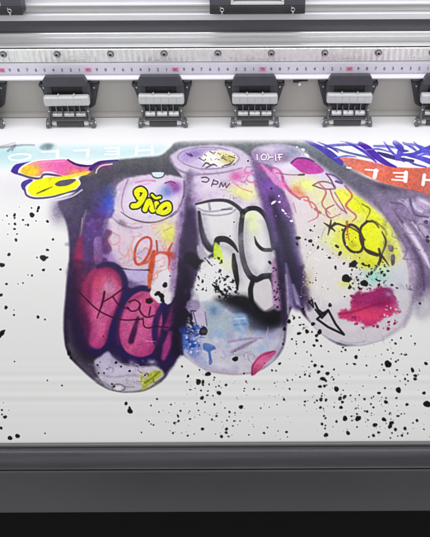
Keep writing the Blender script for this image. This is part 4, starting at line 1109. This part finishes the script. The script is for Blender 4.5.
# small optical sensor below the ruler
sn = MB().box(-.0080, -.0020, -.003, .010, .0505, .0546, .0006).box(-.002, .009, .0, .012, .0508, .0546, .0006)
sn = part(sn, "paper_sensor", BLACK)
sn.location = PO + Vector((.0590, 0, 0))
MB().cyl((-.0005, -.0008, .0500), (-.0005, -.0008, .0466), .0022, .0018, bevel=.0004).build("sensor_tip", BUSH, sn)

# ---------------------------------------------------------------- sheet profile: flat, then rolling over the platen
YB, YF, YE = .030, -.110, -.4052
TH = 2 * math.atan(.0975 / (YF - YE))
RAD = (YF - YE) / math.sin(TH)
S_FLAT, S_ARC = YB - YF, RAD * TH


def prof(s):
    """point and normal of the sheet at arc length s"""
    if s <= S_FLAT:
        return YB - s, 0.0, 0.0, 1.0
    t = (s - S_FLAT) / RAD
    if t <= TH:
        return YF - RAD * math.sin(t), -RAD * (1 - math.cos(t)), -math.sin(t), math.cos(t)
    q = s - S_FLAT - S_ARC                       # tucks down behind the lip
    r = .0012
    a = min(TH + q / r, math.pi / 2)
    y = YF - RAD * math.sin(TH) - r * (math.sin(a) - math.sin(TH))
    z = -RAD * (1 - math.cos(TH)) - r * (math.cos(TH) - math.cos(a))
    z -= max(0, q - r * (math.pi / 2 - TH))
    return y, z, -math.sin(a), math.cos(a)


pl = []
n = 60
for i in range(n + 1):
    s = (S_FLAT + S_ARC - .0006) * i / n
    y, z, ny, nz = prof(s)
    pl.append((y - ny * .0012, z - nz * .0012))
body = pl + [(pl[-1][0] + .002, pl[-1][1] - .012), (-.36, -.125), (.03, -.06)]
part(MB().prism(body, X0, X1), "platen", PLATEN)

# ---------------------------------------------------------------- front: lip, rail, panel, dark underside
part(MB().prism([(-.4072, -.0975), (-.4076, -.0968), (-.4094, -.0969), (-.4098, -.0976), (-.4098, -.112), (-.4072, -.112)], X0, X1), "lip_strip", LIP)
part(MB().prism([(-.4108, -.1000), (-.4109, -.0984), (-.4122, -.0972), (-.4150, -.0965), (-.4185, -.0965), (-.4225, -.0970), (-.4265, -.0980), (-.4300, -.0994), (-.4318, -.1010), (-.4322, -.1030), (-.4322, -.116), (-.4108, -.116)], X0, X1), "front_rail", RAIL)
part(MB().prism([(-.4330, -.1020), (-.4333, -.1005), (-.4340, -.0998), (-.4350, -.0999), (-.4357, -.1006), (-.4360, -.1018), (-.4362, -.1545), (-.4352, -.1568), (-.4330, -.1575)], X0, X1), "front_panel", PANEL)
part(MB().box(X0, X1, -.428, -.395, -.40, -.118), "underside_void", VOID)  # box filling the shadowed void below the panel, its shade put into the colour

# ---------------------------------------------------------------- the printed vinyl sheet
paint()


def sheet():
    xs = np.concatenate([np.linspace(-.50, -.335, 30, endpoint=False), np.arange(-.335, .262, .00046), np.linspace(.262, .44, 30)])
    s_end = S_FLAT + S_ARC + .010
    ss_ = np.concatenate([np.arange(0, S_FLAT, .0007), np.arange(S_FLAT, S_FLAT + S_ARC - .002, .00052), np.arange(S_FLAT + S_ARC - .002, s_end, .0004)])
    P = np.array([prof(s) for s in ss_])
    nx, ns = len(xs), len(ss_)
    R = np.zeros((ns, nx))
    e = (S_FLAT + S_ARC - ss_)[:, None]
    X = xs[None, :]
    g = np.exp(-((e - .047) / .020) ** 2) * (e > 0)
    R += g * (.00022 * np.sin(e * 2 * np.pi / .0074 + .5 * np.sin(X * 5)) + .00040 * np.sin(e * 2 * np.pi / .0128 + 1.1 + X * .8))
    R += .00016 * np.sin(X * 23 + 1 + e * 6) * np.sin(e * 17 + .6) * (e > 0) * np.clip(e / .05, 0, 1) * np.clip((ss_[:, None] - .05) / .05, 0, 1)
    co = np.zeros((ns, nx, 3), np.float32)
    co[..., 0] = X
    co[..., 1] = P[:, 0:1] + P[:, 2:3] * R
    co[..., 2] = P[:, 1:2] + P[:, 3:4] * R
    # print position of every vertex on the artwork
    ry, rz = P[:, 0] - CAM_Y, P[:, 1] - CAM_Z
    d = (ry * math.cos(PITCH) - rz * math.sin(PITCH))[:, None]
    up = (ry * math.sin(PITCH) + rz * math.cos(PITCH))[:, None]
    a, b = FOCAL * X / d, -FOCAL * up / d + 0 * X
    u = 250 + a * math.cos(ROLL) + b * math.sin(ROLL)
    v = 268.5 - a * math.sin(ROLL) + b * math.cos(ROLL)
    fx = np.clip((u - U0) * SC - .5, 0, CW - 1.001)
    fy = np.clip((v - V0) * SC - .5, 0, CH - 1.001)
    ix, iy = fx.astype(int), fy.astype(int)
    tx, ty = (fx - ix)[..., None], (fy - iy)[..., None]
    c = (CAN[iy, ix] * (1 - tx) + CAN[iy, ix + 1] * tx) * (1 - ty) + (CAN[iy + 1, ix] * (1 - tx) + CAN[iy + 1, ix + 1] * tx) * ty
    lin = np.where(c <= .04045, c / 12.92, ((c + .055) / 1.055) ** 2.4)
    lin = lin * np.clip((lin @ np.array((.3, .55, .15))) / .84, .01, 1)[..., None] ** .15
    me = bpy.data.meshes.new("printed_vinyl_sheet")
    nv = ns * nx
    idx = np.arange(nv).reshape(ns, nx)
    quads = np.stack([idx[:-1, :-1], idx[1:, :-1], idx[1:, 1:], idx[:-1, 1:]], -1).reshape(-1)
    nf = (ns - 1) * (nx - 1)
    me.vertices.add(nv)
    me.vertices.foreach_set('co', co.reshape(-1))
    me.loops.add(nf * 4)
    me.loops.foreach_set('vertex_index', quads.astype(np.int32))
    me.polygons.add(nf)
    me.polygons.foreach_set('loop_start', (np.arange(nf) * 4).astype(np.int32))
    me.polygons.foreach_set('use_smooth', np.ones(nf, bool))
    me.update(calc_edges=True)
    at = me.attributes.new("ink", 'FLOAT_COLOR', 'POINT')
    rgba = np.ones((nv, 4), np.float32)
    rgba[:, :3] = lin.reshape(-1, 3)
    at.data.foreach_set('color', rgba.reshape(-1))
    m = bpy.data.materials.new("printed_vinyl")
    m.use_nodes = True
    nt = m.node_tree
    b = nt.nodes["Principled BSDF"]
    an = nt.nodes.new("ShaderNodeAttribute")
    an.attribute_name = "ink"
    nt.links.new(an.outputs['Color'], b.inputs['Base Color'])
    b.inputs['Roughness'].default_value = .42
    b.inputs['Specular IOR Level'].default_value = .16
    tc = nt.nodes.new("ShaderNodeTexCoord")
    nz = nt.nodes.new("ShaderNodeTexNoise")
    nz.inputs['Scale'].default_value = 1300
    nt.links.new(tc.outputs['Object'], nz.inputs['Vector'])
    bp = nt.nodes.new("ShaderNodeBump")
    bp.inputs['Strength'].default_value = .06
    bp.inputs['Distance'].default_value = .0005
    nt.links.new(nz.outputs['Fac'], bp.inputs['Height'])
    nt.links.new(bp.outputs[0], b.inputs['Normal'])
    me.materials.append(m)
    o = bpy.data.objects.new("printed_vinyl_sheet", me)
    COL.objects.link(o)
    o['label'] = "glossy white vinyl sheet printed with graffiti covered fingers and black paint spatter"
    o['category'] = "printed sheet"
    return o


sheet()

# ---------------------------------------------------------------- pinch rollers under the ruler


def pinch_roller():
    t = thing("pinch_roller", "dark pinch roller clamp with pale lever, just left of the red 80", "pinch roller", (0, -.010, .0003), "pinch rollers pressing on the sheet")
    mm = .001

    def S(m, name, material, parent=t):
        return m.build(name, material, parent)
    # trapezoid mounting plate right under the beam, folded cheeks
    m = MB()
    m.prism([(-35 * mm, 46.5 * mm), (35 * mm, 46.5 * mm), (35 * mm, 44 * mm), (32.5 * mm, 41 * mm), (27 * mm, 19 * mm), (22 * mm, 16 * mm), (-22 * mm, 16 * mm), (-27 * mm, 19 * mm), (-32.5 * mm, 41 * mm), (-35 * mm, 44 * mm)], 15 * mm, 17.5 * mm, 'y')
    for s in (-1, 1):
        m.prism([(s * 35 * mm, 46.3 * mm), (s * 33.5 * mm, 46.3 * mm), (s * 26 * mm, 18.8 * mm), (s * 27.4 * mm, 18.8 * mm)], 17.6 * mm, 24 * mm, 'y')
    pl_ = S(m, "mounting_plate", SLATE)
    for s in (-1, 1):
        MB().cyl((s * 29.5 * mm, 15 * mm, 42.6 * mm), (s * 29.5 * mm, 13.2 * mm, 42.6 * mm), 1.5 * mm, 1.2 * mm, bevel=.0003).build("screw", STEEL, pl_)
    # top cap
    S(MB().prism([(-21.5 * mm, 63.4 * mm), (21.5 * mm, 63.4 * mm), (24.2 * mm, 60 * mm), (26 * mm, 53 * mm), (25.5 * mm, 52 * mm), (-25.5 * mm, 52 * mm), (-26 * mm, 53 * mm), (-24.2 * mm, 60 * mm)], -3.5 * mm, 4 * mm, 'y', .8 * mm), "top_cap", SLATE)
    # housing: dark hollow behind the lever
    S(MB().box(-21 * mm, 21 * mm, 5 * mm, 14.8 * mm, 22 * mm, 51 * mm), "housing", BLACK)
    for s in (-1, 1):
        x0, x1 = sorted((s * 17.6 * mm, s * 26.5 * mm))
        S(MB().box(x0, x1, 3 * mm, 14.7 * mm, 33 * mm, 51.8 * mm, .6 * mm), "housing_cheek", SLATE)
    # pale lever block made of three fused pads
    m = MB()
    m.box(-26.5 * mm, 26.5 * mm, -6 * mm, 3 * mm, 29.0 * mm, 41.2 * mm, 2.6 * mm, 4)
    lv = S(m, "lever", LEVER)
    gm = MB()
    for x in (-17.6, -8.8, 0, 8.8, 17.6):
        gm.box((x - .25) * mm, (x + .25) * mm, -6.12 * mm, -5.0 * mm, 31.5 * mm, 38.8 * mm)
    gm.box(-24 * mm, 24 * mm, -6.1 * mm, -5.0 * mm, 37.6 * mm, 37.95 * mm)
    gm.build("grip_grooves", ALU_DARK, lv)
    for s in (-1, 1):
        MB().box((s * 9 - .9) * mm, (s * 9 + .9) * mm, -5.2 * mm, 1 * mm, 40.6 * mm, 42.6 * mm, .4 * mm).build("lever_rib", LEVER, lv)
    # yoke below: cross bars, ribs, slots
    m = MB()
    m.box(-21.5 * mm, 21.5 * mm, .5 * mm, 3 * mm, 9 * mm, 29 * mm)
    S(m, "yoke_backing", BLACK)
    m = MB()
    m.prism([(-4.5 * mm, 14.2 * mm), (-4.8 * mm, 17.0 * mm), (-1 * mm, 20.0 * mm), (.6 * mm, 19.0 * mm), (.6 * mm, 14.0 * mm)], -20 * mm, 20 * mm, 'x', .4 * mm)
    S(m, "cross_bar", ALU_DARK)
    m = MB()
    for x in (-20.5, -7, 7, 20.5):
        m.prism([(1 * mm, 28 * mm), (-3.6 * mm, 26.5 * mm), (-6.2 * mm, 17 * mm), (-6 * mm, 11 * mm), (1 * mm, 11 * mm)], (x - .9) * mm, (x + .9) * mm, 'x', .3 * mm)
    m.box(-21 * mm, 21 * mm, -6.4 * mm, -2 * mm, 10.6 * mm, 13.0 * mm, .5 * mm)
    S(m, "ribbed_yoke", SLATE)
    for x in (-13.7, 0, 13.7):
        m = MB()
        for k in range(4):
            m.ring(((x) * mm, -1.4 * mm - .25 * k * mm, (27.2 - 1.5 * k) * mm), 3.6 * mm, .45 * mm, 'x', 16, 6)
        S(m, "spring", DULL_STEEL)
    # flared arms carrying the axle
    for s in (-1, 1):
        m = MB()
        m.prism([(1 * mm, 27 * mm), (-3.5 * mm, 25 * mm), (-6.6 * mm, 12 * mm), (-6.6 * mm, 2.2 * mm), (-4.6 * mm, .7 * mm), (3.8 * mm, .7 * mm), (4.6 * mm, 4 * mm), (3.0 * mm, 12 * mm)], s * 22.2 * mm, s * 24.2 * mm, 'x', .4 * mm)
        m.prism([(-5.6 * mm, 10.5 * mm), (-6.8 * mm, 8.4 * mm), (-6.8 * mm, 1.6 * mm), (-5 * mm, .6 * mm), (2 * mm, .6 * mm), (3 * mm, 3 * mm), (1 * mm, 10 * mm)], s * 24.4 * mm, s * 27.2 * mm, 'x', .5 * mm)
        for v in m.bm.verts:
            v.co.x += s * (.016 - v.co.z) * .13
        a = S(m, "arm", ARM)
        b = MB().cyl((s * 24.5 * mm, -6.7 * mm, 7.6 * mm), (s * 24.5 * mm, -8.2 * mm, 7.6 * mm), 1.3 * mm, 1.1 * mm, bevel=.0002)
        b.cyl((s * 27 * mm, 0, 4.4 * mm), (s * 28.4 * mm, 0, 4.4 * mm), 2.4 * mm, 2.0 * mm, bevel=.0003)
        b.cyl((s * 23.5 * mm, -3.6 * mm, 22 * mm), (s * 23.5 * mm, -5.2 * mm, 21.6 * mm), 1.1 * mm, bevel=.0002)
        for v in b.bm.verts:
            v.co.x += s * (.016 - v.co.z) * .13
        b.build("axle_screw", STEEL, a)
    # roller on its axle
    S(MB().cyl((-26 * mm, 0, 4.4 * mm), (26 * mm, 0, 4.4 * mm), 1.3 * mm), "axle", STEEL)
    m = MB().cyl((-16 * mm, 0, 4.4 * mm), (16 * mm, 0, 4.4 * mm), 4.3 * mm, seg=40, bevel=.0004)
    S(m, "roller", RUBBER)
    for s in (-1, 1):
        S(MB().cyl((s * 16.2 * mm, 0, 4.4 * mm), (s * 21.6 * mm, 0, 4.4 * mm), 3.5 * mm, 2.9 * mm, bevel=.0003), "bushing", BUSH)
    S(MB().prism([(-5.4 * mm, 9.2 * mm), (-6.2 * mm, 10.4 * mm), (1 * mm, 12.2 * mm), (1.2 * mm, 11 * mm)], -20 * mm, 20 * mm, 'x'), "roller_guard", DULL_STEEL)
    return t


proto = pinch_roller()
PR = [(-.1022, None), (-.2111, "dark pinch roller clamp with pale lever, just left of the red 90"),
      (.0064, "dark pinch roller clamp with pale lever, just left of the red 70"),
      (.1160, "dark pinch roller clamp with pale lever, directly below the red 60"),
      (-.3200, "dark pinch roller clamp below the red 100, mostly cut off by the left edge"),
      (.2252, "dark pinch roller clamp cut off by the right edge below the blue marker scrawl")]
for i, (x, lab) in enumerate(PR):
    p = proto if i == 0 else copy_tree(proto)
    p.location.x = x
    if lab:
        p['label'] = lab
    for ch in p.children:                       # no two clamps sit quite alike
        if ch.name.startswith("lever"):
            ch.rotation_euler = ((-.02, .03, 0, -.035, .01, .02)[i], (.006, -.012, .004, .010, -.006, 0)[i], 0)
            ch.location.z = (.0002, -.0004, .0003, 0, -.0002, .0004)[i]
        if ch.name.startswith(("roller", "bushing")):
            ch.location.x = (.0003, -.0006, .0005, -.0002, .0004, 0)[i]

# ---------------------------------------------------------------- carriage brackets riding on the guide rail


def bracket():
    t = thing("carriage_bracket", "black carriage bracket with pale framed window, whole one at the top centre", "bracket", (.0095, .012, .1284), "carriage brackets on the guide rail")
    MB().box(-.0525, .0525, -.0065, .0105, 0, .0090, .0006).build("base_bar", BLACK, t)
    for s in (-1, 1):
        MB().prism([(s * .0525, .0092), (s * .0300, .0092), (s * .0300, .036), (s * .0500, .036), (s * .0525, .033)], -.0050, .0105, 'y', .0006).build("side_block", SLATE, t)
        m = MB().ring((s * .0390, -.0075, .0052), .0019, .0006, 'y')
        m.box(s * .0390 - .0009, s * .0390 + .0009, -.0083, -.0067, .0005, .0034, .0003)
        m.box(s * .0390 - .0022, s * .0390 - .0010, -.0083, -.0067, .0055, .0088, .0003)
        m.build("spring_clip", STEEL, t)
    fr = MB().box(-.0295, .0295, -.0046, .002, .0095, .0125, .0003)
    fr.box(-.0295, -.0262, -.0045, .002, .0126, .034, .0003).box(.0262, .0295, -.0045, .002, .0126, .034, .0003).box(-.0262, .0262, -.0045, .002, .031, .034, .0003)
    fr = fr.build("window_frame", LEVER, t)
    MB().box(-.0262, .0262, .0005, .003, .0126, .031).build("pane", PANEL, fr)
    return t


b0 = bracket()
b1 = copy_tree(b0)
b1.location.x -= .3115
b1['label'] = "black carriage bracket cut off by the left edge at the upper left corner"
